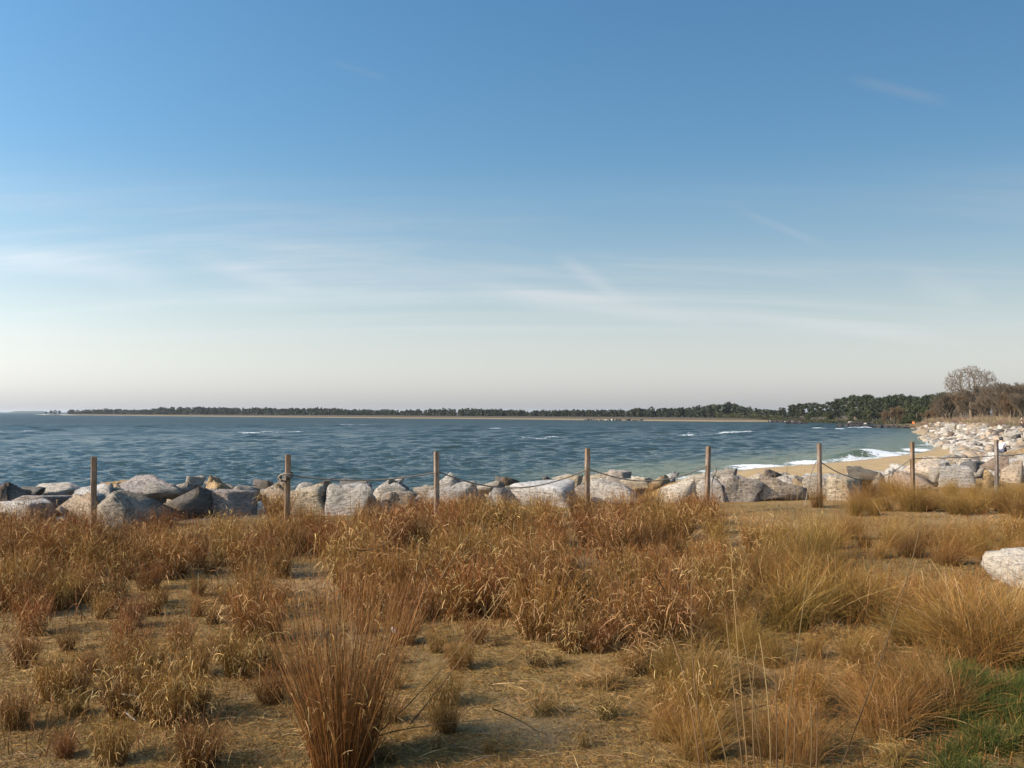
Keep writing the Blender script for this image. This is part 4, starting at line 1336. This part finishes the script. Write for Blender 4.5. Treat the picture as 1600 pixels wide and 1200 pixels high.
# ------------------------------------------------------------------ trees
def quads_cloud(centers, radii, n_each, size, col, r, flat=0.7):
    """leaf-sized faces scattered through clumps"""
    m = len(centers)
    c = np.repeat(centers, n_each, 0); rad = np.repeat(radii, n_each)
    n = len(c)
    off = rand_unit(n, r) * (r.uniform(0, 1, n) ** (1 / 2.2))[:, None] * rad[:, None]
    off[:, 2] *= flat
    p = c + off
    a = rand_unit(n, r); b = np.cross(a, rand_unit(n, r)); b /= np.linalg.norm(b, axis=1, keepdims=True) + 1e-9
    s = size * r.uniform(.6, 1.4, (n, 1))
    V = np.stack([p - a * s * .5, p + b * s * .32, p + a * s * .5, p - b * s * .32], 1).reshape(-1, 3)
    I = np.arange(n * 4).reshape(n, 4)
    colr = jit(col, n, r, .22, .08)
    return V, I, np.repeat(colr, 4, 0)

def pine(seed, H, Wd, col, nclump, neach, size, bare=0.35):
    r = np.random.default_rng(seed)
    # trunk and limbs
    Vs, Fs, nn = [], [], 0
    zz = np.linspace(-.3, H * .93, 9)
    Q = np.stack([0.10 * np.sin(zz * .5 + seed), 0.10 * np.cos(zz * .4 + seed), zz], 1)
    V, Fq = tube(Q, np.linspace(.022 * H, .006 * H, 9), 7); Vs.append(V); Fs.append(Fq); nn += len(V)
    cs, rs = [], []
    for i in range(nclump):
        t = r.uniform(bare, 1.0)
        prof = (1 - abs((t - .62) / .55) ** 2)
        rr = Wd * .5 * max(.18, prof) * math.sqrt(r.uniform(.05, 1))
        a = r.uniform(0, 6.283)
        c = np.array((rr * math.cos(a), rr * math.sin(a), t * H * .97))
        cs.append(c); rs.append(Wd * r.uniform(.12, .22))
        if i < 26:
            z0 = max(.2, c[2] - rr * .5)
            base = np.array((0.1 * math.sin(z0 * .5 + seed), 0.1 * math.cos(z0 * .4 + seed), z0))
            Q = np.stack([base, (base + c) / 2 + (0, 0, .1 * rr), c])
            V, Fq = tube(Q, [.006 * H, .004 * H, .0015 * H], 5); Vs.append(V); Fs.append(Fq + nn); nn += len(V)
    tm = fast_mesh('trunk', np.concatenate(Vs), [np.concatenate(Fs)], True); tm.materials.append(M_BARK)
    V, I, Cc = quads_cloud(np.array(cs), np.array(rs), neach, size, col, r)
    cm = fast_mesh('crown', V, [I], False, Cc); cm.materials.append(M_FOL)
    return tm, cm
PINE_D = (0.030, 0.036, 0.015); PINE_L = (0.050, 0.056, 0.019)
PINES = [pine(700 + i, 10.0, [5.6, 4.8, 6.2, 5.2][i % 4], [PINE_D, PINE_L][i == 3], 58, 66, .46, [.22, .34, .16, .06][i % 4]) for i in range(4)]

def plant_tree(name, tm, cm, loc, sc, rz, label, group, cat='tree', crown='crown'):
    e = bpy.data.objects.new(name, None); COL.objects.link(e)
    e.empty_display_size = .2
    e.location = loc; e.rotation_euler = (0, 0, rz); e.scale = sc
    for nm, me in (('trunk', tm), (crown, cm)):
        if me is None: continue
        o = bpy.data.objects.new(nm, me); COL.objects.link(o); o.parent = e
    tag(e, label, cat, group)
    return e

# pines of the near headland: photo x of the trunk, photo y of the top, depth
PT = [(1205, 641, 420, 0), (1222, 637, 410, 2), (1238, 632, 400, 0), (1250, 630, 395, 1), (1262, 630, 390, 2), (1274, 629, 385, 0), (1286, 631, 380, 1), (1297, 628, 372, 2), (1310, 623, 366, 0), (1322, 620, 360, 1),
      (1336, 617, 352, 0), (1348, 620, 346, 2), (1356, 616, 340, 1), (1368, 622, 334, 0), (1380, 620, 328, 1), (1392, 618, 322, 0), (1403, 617, 318, 2), (1415, 619, 312, 1), (1425, 618, 305, 0), (1437, 620, 298, 2),
      (1447, 618, 292, 1), (1458, 616, 284, 0), (1468, 614, 276, 0), (1478, 614, 268, 2), (1412, 634, 290, 3), (1432, 632, 276, 3), (1446, 636, 266, 3), (1424, 627, 284, 3), (1330, 640, 345, 3), (1290, 644, 368, 3), (1262, 645, 378, 3), (1490, 618, 262, 0), (1356, 638, 332, 3)]
for i, (px, py, Yd, pr) in enumerate(sorted(PT)):
    top = at(px, py, Yd)
    z = float(ground_z(top.x, Yd))
    H = top.z - z
    s = H / 10.0
    tm, cm = PINES[pr]
    kind = 'lighter green young pine' if pr == 3 else ('tall dark bare-trunked pine' if pr == 1 else ('broad dark pine' if pr == 2 else 'dark pine'))
    plant_tree('pine_tree', tm, cm, (top.x, Yd, z), (s * random.uniform(.95, 1.15), s * 1.05, s), random.uniform(0, 6.28),
               f'{kind} on the headland, {i + 1}{"th" if 10 < (i+1) % 100 < 14 else {1: "st", 2: "nd", 3: "rd"}.get((i + 1) % 10, "th")} from the left', 'pines on the headland')

# the far wood that runs along the opposite shore
def far_wood(name, segs, label):
    r = np.random.default_rng(808)
    Vs, Is, Cs, n0 = [], [], [], 0
    Vt, Ft, nt = [], [], 0
    for (xa, ta, Ya), (xb, tb, Yb) in zip(segs[:-1], segs[1:]):
        pa, pb = at(xa, ta, Ya), at(xb, tb, Yb)
        n = max(2, int(abs(xb - xa) / 0.62))
        for i in range(n):
            t = r.uniform()
            px = xa + (xb - xa) * t; py = ta + (tb - ta) * t + r.normal() * 0.75
            Yd = (Ya + (Yb - Ya) * t) * r.uniform(1.0, 1.06)
            top = at(px, py, Yd)
            zb = -1.3
            H = top.z - zb
            if H < 1: continue
            Wd = H * r.uniform(.5, .85)
            nc = 7
            if i % 2: H *= .86
            tt = r.uniform(.03, .97, nc)
            a = r.uniform(0, 6.283, nc); q = Wd * .42 * np.sqrt(r.uniform(0, 1, nc)) * (1.15 - tt * .65)
            c = np.stack([top.x + q * np.cos(a), Yd + q * np.sin(a), zb + tt * H], 1)
            V, I, Cc = quads_cloud(c, np.full(nc, Wd * .28), 8, Wd * .34, np.array((0.032, 0.038, 0.019)) * r.uniform(.75, 1.25), r)
            Vs.append(V); Is.append(I + n0); Cs.append(Cc); n0 += len(V)
            Vk, Fk = tube(np.array([(top.x, Yd, zb - .3), (top.x, Yd, zb + H * .8)]), [.02 * H, .008 * H], 4)
            Vs.append(Vk); Is.append(Fk + n0); Cs.append(np.tile((.12, .09, .07), (len(Vk), 1))); n0 += len(Vk)
    me = fast_mesh(name, np.concatenate(Vs), [np.concatenate(Is)], False, np.concatenate(Cs))
    me.materials.append(M_FOL)
    return tag(link(name, me), label, 'wood', kind='stuff')
far_wood('far_wood', [(106, 642, 1300), (118, 640.5, 1290), (128, 642, 1280), (140, 640, 1270), (175, 639.5, 1210), (215, 641, 1160), (250, 637.5, 1120), (300, 637, 1070), (380, 638, 980), (470, 638.5, 900), (505, 638, 870), (560, 640.5, 830), (640, 641, 760), (720, 640, 690), (750, 639.5, 665), (830, 642, 640), (900, 640.5, 600), (960, 641, 580), (1020, 639, 550), (1080, 638, 520), (1105, 634, 500), (1140, 631.5, 490), (1158, 636, 480), (1180, 640, 470), (1215, 641.5, 455), (1245, 640, 440)],
         'long dark wood along the far shore')
def undergrowth():
    r = np.random.default_rng(91)
    pts = []
    for px in np.arange(1120, 1500, 1.6):
        Yd = float(np.interp(px, [1120, 1205, 1262, 1336, 1392, 1437, 1478, 1500], [482, 416, 382, 346, 316, 290, 262, 250])) - r.uniform(2, 9)
        X = at(px, 650, Yd).x
        pts.append((X, Yd, float(ground_z(X, Yd)) + r.uniform(.4, 1.6)))
    V, I, Cc = quads_cloud(np.array(pts), r.uniform(1.0, 1.9, len(pts)), 60, .5, (0.045, 0.043, 0.018), r, .8)
    me = fast_mesh('undergrowth', V, [I], False, Cc); me.materials.append(M_FOL)
    tag(link('undergrowth', me), 'dense green brown undergrowth below the pines', 'undergrowth', kind='stuff')
undergrowth()
# a few trees standing free at its end
r3 = [(72, 643.0, 1500), (80, 641.5, 1480), (86, 641, 1470), (93, 641.5, 1460), (111, 640, 1300)]
for i, (px, py, Yd) in enumerate(r3):
    top = at(px, py, Yd); z = -1.9; H = top.z - z
    tm, cm = PINES[[1, 0, 2, 1, 0][i]]
    plant_tree('pine_tree', tm, cm, (top.x, Yd, z), (H / 10 * 1.5, H / 10 * 1.5, H / 10), random.uniform(0, 6), f'tiny lone tree beyond the end of the far wood, {ORD[i]} from the left', 'lone trees past the far wood')
# spit of sand they stand on, and a far cape on the horizon
def low_land(name, pts, Wd, z, col, label):
    P = np.array([(p[0], p[1]) for p in pts], float)
    n = len(P)
    T = np.gradient(P, axis=0); T /= np.linalg.norm(T, axis=1, keepdims=True); Nn = np.stack([-T[:, 1], T[:, 0]], 1)
    rows_ = []
    for f, h in ((-1, -1.0), (-.7, .2), (-.3, .85), (.3, 1.0), (.7, .3), (1, -1.0)):
        e = np.linspace(0, 1, n); taper_ = np.minimum(1, np.minimum(e, 1 - e) * 8)
        rows_.append(np.column_stack([P + Nn * f * Wd, WATER + z * h * np.where(h > 0, taper_, 1)]))
    V = np.concatenate(rows_); I = np.arange(len(V)).reshape(len(rows_), n)
    Fq = np.stack([I[:-1, :-1].ravel(), I[:-1, 1:].ravel(), I[1:, 1:].ravel(), I[1:, :-1].ravel()], 1)
    me = fast_mesh(name, V, [Fq], True, np.tile(col, (len(V), 1)))
    return tag(link(name, me, M_RUBBLE), label, kind='structure')
sp = [at(px, 648, 1450 - 4 * (px - 60)) for px in (58, 66, 78, 90, 104, 120)]
low_land('spit', [(p.x, p.y) for p in sp], 8, 0.6, (.42, .34, .24), 'low sand spit')
cp = [at(px, 643, 4200) for px in (18, 26, 34, 44, 54, 64, 74)]
low_land('cape', [(p.x, p.y) for p in cp], 60, 7.5, (.06, .075, .05), 'far wooded cape on the horizon')

# bare trees
def bare_tree(seed, H, Wd, levels, spread, min_r, crown_bias=1.0, fork=(2, 4), trunk_frac=.3, trunks=1):
    r = random.Random(seed)
    segs_t, segs_c = [], []
    def grow(p, d, L, rad, lev):
        n = 3
        pts = [p]
        q = p.copy(); dd = d.copy()
        for i in range(n):
            dd = (dd + Vector((r.gauss(0, .12), r.gauss(0, .12), r.gauss(.04, .08)))).normalized()
            q = q + dd * (L / n)
            pts.append(q.copy())
        rr = [max(min_r, rad * (1 - .35 * i / n)) for i in range(n + 1)]
        (segs_t if lev < 2 else segs_c).append((pts, rr, 7 if lev < 2 else (4 if lev < 4 else 3)))
        if lev >= levels: return
        k = r.randint(*fork)
        for j in range(k):
            a = r.uniform(0, 6.283)
            s = spread * r.uniform(.55, 1.25)
            side = Vector((math.cos(a), math.sin(a), 0))
            nd = (dd + side * s + Vector((0, 0, .06 * crown_bias))).normalized()
            if nd.z < -.05: nd.z = .05; nd.normalize()
            start = pts[-1] if j < 2 else pts[r.randint(1, n)]
            grow(start.copy(), nd, L * r.uniform(.62, .82), rad * .62, lev + 1)
    for t in range(trunks):
        off = Vector((r.gauss(0, .35), r.gauss(0, .35), -.2)) if trunks > 1 else Vector((0, 0, -.2))
        d0 = Vector((off.x * .3, off.y * .3, 1)).normalized()
        grow(off, d0, H * trunk_frac, .022 * H, 0)
    def build(name, segs):
        Vs, Fs, nn = [], [], 0
        for pts, rr, sd in segs:
            V, Fq = tube(np.array([p[:] for p in pts]), np.array(rr), sd)
            Vs.append(V); Fs.append(Fq + nn); nn += len(V)
        V = np.concatenate(Vs)
        return V, np.concatenate(Fs)
    Vt, Ft = build('trunk', segs_t); Vc, Fc = build('crown', segs_c)
    top = max(Vt[:, 2].max(), Vc[:, 2].max()); wx = np.percentile(np.abs(Vc[:, 0]), 98) * 2
    S_ = np.array((Wd / wx, Wd / wx, H / top))
    return fast_mesh('trunk', Vt * S_, [Ft], True), fast_mesh('crown', Vc * S_, [Fc], True)
def dome_tree(H, Wd, seed=5):
    """rounded open crown: branches grown towards points filling a dome"""
    r = np.random.default_rng(seed)
    N = 2300
    A = rand_unit(N, r) * (r.uniform(.25, 1, N) ** .42)[:, None]
    A[:, 2] = np.where(A[:, 2] < -.35, -.35 + .3 * (A[:, 2] + .35), A[:, 2])
    A = A * (Wd / 2, Wd / 2, H * .34) + (0, 0, H * .64)
    A *= 1 + .05 * VN(seed, 6, 3)(*(A.T * 1.2))[:, None] * (1, 1, .6)
    nodes = [np.array((0, 0, -.2))]; par = [-1]
    for k in range(1, 10):
        nodes.append(np.array((.10 * math.sin(k * .6), .06 * k * .3, -.2 + k * H * .036))); par.append(k - 1)
    nodes = list(nodes)
    alive = np.ones(N, bool); step = .30
    near = np.full(N, 0); dist = np.full(N, 1e9)
    for j, p_ in enumerate(nodes):
        dd = np.linalg.norm(A - p_, axis=1); m = dd < dist; dist[m] = dd[m]; near[m] = j
    for it in range(70):
        act = alive & (dist < 9)
        if not act.any(): break
        new = []
        for j in np.unique(near[act]):
            sel = act & (near == j)
            v = A[sel] - nodes[j]; v /= np.linalg.norm(v, axis=1, keepdims=True)
            d_ = v.mean(0) + r.normal(size=3) * .12 + (0, 0, .03)
            d_ /= np.linalg.norm(d_) + 1e-9
            new.append((j, nodes[j] + d_ * step))
        for j, p_ in new:
            nodes.append(p_); par.append(int(j))
            dd = np.linalg.norm(A - p_, axis=1); m = dd < dist; dist[m] = dd[m]; near[m] = len(nodes) - 1
        alive &= dist > .34
        if len(nodes) > 3600: break
    n = len(nodes); nodes = np.array(nodes); par = np.array(par)
    w = np.zeros(n); kids = np.zeros(n, int)
    for i in range(n - 1, 0, -1):
        if kids[i] == 0: w[i] = 1
        w[par[i]] += w[i]; kids[par[i]] += 1
    rad = np.maximum(.015, .015 * w ** .47)
    Vt, Ft, nt, Vc, Fc_, nc = [], [], 0, [], [], 0
    for i in range(1, n):
        P = np.array([nodes[par[i]], nodes[i]]); big = rad[i] > .07
        V, Fq = tube(P, [min(rad[par[i]], rad[i] * 1.5), rad[i]], 7 if big else 4)
        if big: Vt.append(V); Ft.append(Fq + nt); nt += len(V)
        else: Vc.append(V); Fc_.append(Fq + nc); nc += len(V)
        if rad[i] < .04:
            for q in range(3 if kids[i] else 6):
                d_ = nodes[i] - nodes[par[i]]; d_ = d_ / np.linalg.norm(d_) + r.normal(size=3) * .55; d_ /= np.linalg.norm(d_)
                L_ = r.uniform(.18, .45)
                V, Fq = tube(np.array([nodes[i], nodes[i] + d_ * L_ * .5, nodes[i] + d_ * L_ + (0, 0, .06)]), [.014, .011, .008], 3)
                Vc.append(V); Fc_.append(Fq + nc); nc += len(V)
    return fast_mesh('trunk', np.concatenate(Vt), [np.concatenate(Ft)], True), fast_mesh('crown', np.concatenate(Vc), [np.concatenate(Fc_)], True)
# the big one
Yb = 178.0
tp = at(1517, 570, Yb); zb = float(ground_z(tp.x, Yb)); Hb = tp.z - zb
tm, cm = dome_tree(Hb, 9.4)
tm.materials.append(M_TWIG); cm.materials.append(M_TWIG)
plant_tree('bare_tree', tm, cm, (tp.x, Yb, zb), (1, 1, 1), 0.7, 'large leafless tree with a round open crown above the rocks', None)
BT = [bare_tree(60 + i, 8.0, 5.6, 6, .5, .016, 1.2, (3, 4), .24, 2) for i in range(3)]
for a_, (t_, c_) in zip((M_TWIG3, M_TWIG2, M_TWIG), BT):
    t_.materials.append(M_TWIG3); c_.materials.append(a_)
BP = [(1478, 622, 200, 1), (1490, 612, 196, 0), (1502, 606, 190, 1), (1532, 604, 186, 2), (1545, 600, 176, 0), (1556, 600, 170, 2), (1566, 600, 168, 0), (1574, 597, 164, 0), (1584, 598, 158, 2), (1592, 596, 152, 0), (1602, 597, 146, 2), (1614, 594, 142, 0), (1630, 592, 138, 2),
      (1400, 634, 270, 1), (1386, 640, 285, 1), (1462, 628, 222, 1), (1470, 634, 212, 1), (1452, 640, 230, 1), (1520, 622, 184, 0), (1540, 615, 172, 2), (1560, 612, 160, 0), (1578, 612, 150, 1), (1600, 612, 140, 0), (1538, 622, 215, 0), (1552, 618, 212, 2), (1568, 616, 205, 0), (1584, 614, 198, 0), (1610, 612, 190, 2), (1512, 626, 222, 0), (1496, 628, 230, 2)]
for i, (px, py, Yd, pr) in enumerate(sorted(BP)):
    top = at(px, py, Yd); z = float(ground_z(top.x, Yd)); H = top.z - z
    tm, cm = BT[pr]
    s = H / 8.0
    nm = f'{i + 1}{"th" if 10 < (i+1) % 100 < 14 else {1: "st", 2: "nd", 3: "rd"}.get((i + 1) % 10, "th")}'
    plant_tree('leafless_tree', tm, cm, (top.x, Yd, z), (s * 1.15, s * 1.15, s), random.uniform(0, 6.28),
               f'{["grey brown", "reddish brown", "pale brown"][pr]} leafless tree in the thicket above the rocks, {nm} from the left', 'leafless trees above the rocks')
# bramble and scrub at their feet
def shrub(seed, col):
    r = np.random.default_rng(seed)
    S = Rib()
    n = 900
    a = r.uniform(0, 6.283, n); q = .75 * np.sqrt(r.uniform(0, 1, n))
    R = np.stack([q * np.cos(a), q * np.sin(a), np.zeros(n)], 1)
    d, _ = cone_dirs(n, r, .5)
    S.add(R, d, r.uniform(.4, 1.1, n), np.stack([d[:, 0] * .4, d[:, 1] * .4, -r.uniform(0, .35, n)], 1), r.uniform(.012, .03, n), 4, jit(col, n, r) * .7, jit(col, n, r, .25), r, .4)
    return S.mesh('shrub', M_FOL)
SH = [shrub(1, (.20, .13, .085)), shrub(2, (.26, .19, .10)), shrub(3, (.15, .13, .06))]
sp_n = 0
for i in range(46):
    px = 1385 + i * 5.2 + random.uniform(-3, 3)
    Yd = float(np.interp(px, [1385, 1440, 1480, 1520, 1560, 1600, 1640], [275, 235, 200, 168, 146, 126, 118]))
    for rr in range(2):
        X = at(px + rr * 3, 650, Yd).x + rr * 2.0
        y_ = Yd + rr * 7
        z = float(ground_z(X, y_))
        o = bpy.data.objects.new('shrub', SH[random.choices((0, 1, 2), (4, 3, 2))[0]]); COL.objects.link(o)
        s = random.uniform(1.3, 2.3)
        o.location = (X, y_, z - .05); o.scale = (s * 1.2, s * 1.2, s * random.uniform(.6, .95)); o.rotation_euler = (0, 0, random.uniform(0, 6))
        tag(o, 'low brown shrub in the scrub between rocks and leafless trees', 'shrub', 'scrub at the feet of the leafless trees')

# ------------------------------------------------------------------ small things on the far shore
def plain(name, c, rough=.6):
    m, k, out = mat_new(name)
    g = k.n('ShaderNodeTexCoord')
    n = k.noise(g.outputs['Object'], 6, 4)
    b = k.n('ShaderNodeBsdfPrincipled')
    k.link(k.mix(n.outputs[0], tuple(x * .85 for x in c), tuple(min(1, x * 1.12) for x in c)), b.inputs['Base Color'])
    b.inputs['Roughness'].default_value = rough
    k.link(b.outputs[0], out.inputs[0])
    return m
M_WHITE = plain('white paint', (.78, .78, .76)); M_DARK = plain('dark cloth', (.02, .02, .025)); M_ORANGE = plain('orange paint', (.75, .20, .05)); M_SKIN = plain('skin', (.42, .25, .17)); M_SHIRT = plain('pale shirt', (.62, .62, .70)); M_HAIR = plain('black hair', (.012, .01, .01)); M_JEAN = plain('dark trousers', (.035, .04, .06)); M_RED = plain('red brown cloth', (.22, .07, .05))

def boat(px, py, Yd, Lb, label, rz=0.2):
    p = at(px, py, Yd)
    z = float(ground_z(p.x, Yd))
    e = bpy.data.objects.new('boat', None); COL.objects.link(e)
    e.location = (p.x, Yd, z); e.rotation_euler = (0, 0, rz)
    n = 14
    rows_ = []
    for (f, h) in ((0, .12), (.55, .14), (.9, .42), (1.0, .78), (.9, .78), (.82, .5)):
        x = np.linspace(-.5, .5, n) * Lb
        w = .19 * Lb * np.clip(1 - (np.maximum(0, np.linspace(-.5, .5, n)) / .5) ** 2.2, 0.03, 1) * np.where(np.linspace(-.5, .5, n) < -.4, .9, 1)
        rows_.append((x, w * f, h * Lb * .32 + .05 * Lb * np.maximum(0, np.linspace(-.5, .5, n)) * (h > .3)))
    V = []
    for sgn in (1, -1):
        for x, w, h in rows_:
            V.append(np.stack([x, sgn * w, np.broadcast_to(h, n)], 1))
    V = np.concatenate(V); I = np.arange(len(V)).reshape(2, len(rows_), n)
    Fq = []
    for s_ in (0, 1):
        A = I[s_]
        Fq.append(np.stack([A[:-1, :-1].ravel(), A[:-1, 1:].ravel(), A[1:, 1:].ravel(), A[1:, :-1].ravel()], 1))
        Fq.append(np.stack([A[:-1, 0], A[1:, 0], I[1 - s_][1:, 0], I[1 - s_][:-1, 0]], 1)[:3])
    me = fast_mesh('hull', V, Fq, False)
    link('hull', me, M_WHITE, e)
    bm = bmesh.new(); bmesh.ops.create_cube(bm, size=1); bmesh.ops.scale(bm, vec=(.34 * Lb, .22 * Lb, .16 * Lb), verts=bm.verts)
    bmesh.ops.bevel(bm, geom=bm.edges[:], offset=.02 * Lb, segments=2, affect='EDGES'); bmesh.ops.translate(bm, vec=(-.05 * Lb, 0, .27 * Lb), verts=bm.verts)
    me = bpy.data.meshes.new('cabin'); bm.to_mesh(me); bm.free(); link('cabin', me, M_WHITE, e)
    tag(e, label, 'boat')
boat(1330, 657, 348, 2.2, 'small white boat on the sand under the dark pines')
boat(1472, 657, 226, 2.4, 'white boat pulled up at the edge of the brown thicket', 0.5)
boat(1281, 656, 366, 1.3, 'tiny white boat on sand, leftmost of the three white specks')

def sign(px, py, Yd, label):
    p = at(px, py, Yd); z = float(ground_z(p.x, Yd))
    e = bpy.data.objects.new('sign', None); COL.objects.link(e); e.location = (p.x, Yd, z)
    V, Fq = tube(np.array([(0, 0, -.2), (0, 0, 1.6)]), .05, 8); link('post', fast_mesh('post', V, [Fq]), M_WOOD, e)
    bm = bmesh.new(); bmesh.ops.create_cube(bm, size=1); bmesh.ops.scale(bm, vec=(.62, .05, .75), verts=bm.verts); bmesh.ops.translate(bm, vec=(0, -.09, 1.35), verts=bm.verts)
    bmesh.ops.bevel(bm, geom=bm.edges[:], offset=.015, segments=1, affect='EDGES')
    me = bpy.data.meshes.new('board'); bm.to_mesh(me); bm.free(); link('board', me, M_ORANGE, e)
    tag(e, label, 'sign')
sign(1427, 655, 262, 'small orange board standing at the edge of the brown scrub')
# marker pole on the rock heap
p = at(1232, 660, 338)
V, Fq = tube(np.array([(0, 0, 0), (0.02, 0, 1.4), (0, 0, 2.6)]), [.12, .10, .08], 8)
V2, F2 = tube(np.array([(-.45, 0, 1.0), (.45, 0, 1.1)]), .08, 6)
o = link('marker_pole', fast_mesh('marker_pole', np.concatenate([V, V2]), [np.concatenate([Fq, F2 + len(V)])]), M_DARK)
o.location = (p.x, 338, WATER - .2)
tag(o, 'dark marker pole standing in the rock heap offshore', 'marker pole')
p = at(1420, 668, 246)
V, Fq = tube(np.array([(0, 0, -.3), (.03, 0, .5), (0, 0, 1.1)]), [.14, .13, .11], 8)
o = link('mooring_stake', fast_mesh('mooring_stake', V, [Fq]), M_DARK); o.location = (p.x, 250, float(ground_z(p.x, 250)))
tag(o, 'short dark stake standing at the water edge of the far sand', 'stake')

# ------------------------------------------------------------------ people (far off, small)
def skin_body(name, joints, edges, mat, parent):
    me = bpy.data.meshes.new(name)
    me.from_pydata([j[:3] for j in joints], edges, [])
    o = bpy.data.objects.new(name, me); COL.objects.link(o)
    o.modifiers.new('skin', 'SKIN')
    o.modifiers.new('sub', 'SUBSURF').levels = 1
    o.modifiers['sub'].render_levels = 1
    for v, j in zip(me.skin_vertices[0].data, joints):
        v.radius = (j[3], j[4] if len(j) > 4 else j[3])
    me.skin_vertices[0].data[0].use_root = True
    dg = bpy.context.evaluated_depsgraph_get()
    m2 = bpy.data.meshes.new_from_object(o.evaluated_get(dg))
    o.modifiers.clear(); o.data = m2
    m2.materials.clear(); m2.materials.append(mat)
    for p_ in m2.polygons: p_.use_smooth = True
    o.parent = parent
    return o
def blob(name, c, s, mat, parent, seed=1):
    d, Fc = ICO[2]
    V = d * (1 + .05 * VN(seed, 6, 3)(*(d.T * 3)))[:, None]
    o = link(name, fast_mesh(name, V * np.array(s) + np.array(c), [Fc], True), mat, parent)
    return o
def person(loc, rz, seated, top_mat, leg_mat, label):
    e = bpy.data.objects.new('person', None); COL.objects.link(e); e.location = loc; e.rotation_euler = (0, 0, rz)
    if seated:   # faces -Y, seat at z = 0
        hip = (0, .02, .08)
        J = [(*hip, .13, .11), (0, .05, .30, .13, .10), (0, .02, .48, .15, .10), (0, .0, .58, .055), (0, -.03, .70, .095), (0, -.03, .78, .07),
             (.17, .0, .50, .05), (.22, -.10, .28, .042), (.14, -.28, .18, .034), (.12, -.34, .16, .03), (-.17, .0, .50, .05), (-.22, -.10, .28, .042), (-.14, -.28, .18, .034), (-.12, -.34, .16, .03),
             (.09, -.02, .06, .085), (.11, -.40, .18, .062), (.11, -.52, -.20, .045), (.11, -.64, -.24, .035), (-.09, -.02, .06, .085), (-.11, -.40, .18, .062), (-.11, -.52, -.20, .045), (-.11, -.64, -.24, .035)]
    else:
        J = [(0, 0, .93, .14, .10), (0, 0, 1.12, .13, .10), (0, 0, 1.36, .16, .10), (0, 0, 1.48, .055), (0, -.02, 1.60, .095), (0, -.02, 1.68, .07),
             (.18, 0, 1.38, .05), (.24, .02, 1.12, .042), (.25, -.06, .88, .034), (.25, -.09, .80, .03), (-.18, 0, 1.38, .05), (-.24, .02, 1.12, .042), (-.25, -.06, .88, .034), (-.25, -.09, .80, .03),
             (.09, 0, .88, .09), (.11, -.03, .48, .062), (.12, .03, .07, .045), (.12, -.10, .03, .035), (-.09, 0, .88, .09), (-.11, .03, .48, .062), (-.12, .10, .07, .045), (-.12, -.03, .03, .035)]
    E = [(0, 1), (1, 2), (2, 3), (3, 4), (4, 5), (2, 6), (6, 7), (7, 8), (8, 9), (2, 10), (10, 11), (11, 12), (12, 13), (0, 14), (14, 15), (15, 16), (16, 17), (0, 18), (18, 19), (19, 20), (20, 21)]
    skin_body('body', J, E, M_SKIN, e)
    g = lambda i, k: (*J[i][:3], J[i][3] + k, (J[i][4] if len(J[i]) > 4 else J[i][3]) + k)
    skin_body('shirt', [g(0, .02), g(1, .02), g(2, .02), g(6, .018), g(7, .018), g(10, .018), g(11, .018)], [(0, 1), (1, 2), (2, 3), (3, 4), (2, 5), (5, 6)], top_mat, e)
    skin_body('trousers', [g(0, .015), g(14, .02), g(15, .018), g(16, .018), g(18, .02), g(19, .018), g(20, .018)], [(0, 1), (1, 2), (2, 3), (0, 4), (4, 5), (5, 6)], leg_mat, e)
    hd = J[4]
    blob('hair', (hd[0], hd[1] + .03, hd[2] + .05), (.118, .125, .12), M_HAIR, e)
    blob('nose', (hd[0], hd[1] - .115, hd[2] + .01), (.018, .022, .022), M_SKIN, e)
    for s_ in (-1, 1):
        blob('ear', (hd[0] + s_ * .1, hd[1], hd[2] + .01), (.014, .025, .035), M_SKIN, e)
        blob('eye', (hd[0] + s_ * .035, hd[1] - .095, hd[2] + .035), (.014, .01, .01), M_HAIR, e)
    tag(e, label, 'person')
p = at(1564.5, 706, 58.0)
person((p.x, p.y, p.z + .02), 2.4, True, M_SHIRT, M_JEAN, 'dark-haired person in a pale shirt sitting on the rocks')
r_ = put_rock((p.x, p.y + .1, p.z - .42), (.75, .6, .40), .4, (0, 0), 'pale grey', 4)
tag(r_, 'rock on the far bank with a person sitting on it', 'rock')
p = at(1596.5, 675, 118.0)
zg = float(ground_z(p.x, 118))
person((p.x, 118.0, zg), 1.2, False, M_DARK, M_DARK, 'person in dark clothes standing at the right edge above the bank')

# ------------------------------------------------------------------ haze
def haze():
    bm = bmesh.new(); bmesh.ops.create_cube(bm, size=1)
    bmesh.ops.scale(bm, vec=(19000, 9800, 21.0), verts=bm.verts)
    bmesh.ops.translate(bm, vec=(0, 4500, -5.2 + 10.5), verts=bm.verts)
    me = bpy.data.meshes.new('haze'); bm.to_mesh(me); bm.free()
    m, k, out = mat_new('haze')
    v = k.n('ShaderNodeVolumePrincipled')
    v.inputs['Color'].default_value = (0.80, 0.86, 0.92, 1)
    v.inputs['Density'].default_value = 0.00007
    v.inputs['Anisotropy'].default_value = 0.2
    k.link(v.outputs[0], out.inputs['Volume'])
    o = link('haze', me, m)
    tag(o, 'thin pale haze over the bay', 'haze', kind='stuff')
haze()

# ------------------------------------------------------------------ labels: things of one group told apart by their order in the view
def nth(i):
    return f'{i}{"th" if 10 < i % 100 < 14 else {1: "st", 2: "nd", 3: "rd"}.get(i % 10, "th")}'
by = {}
for o in bpy.data.objects:
    if o.parent is None and 'label' in o and o.get('kind') is None:
        by.setdefault(o['label'], []).append(o)
for lab, L in by.items():
    if len(L) > 1:
        L.sort(key=lambda o: float(to_px(o.location.x, o.location.y, o.location.z)[0]))
        for i, o in enumerate(L):
            o['label'] = f'{lab}, {nth(i + 1)} from left'
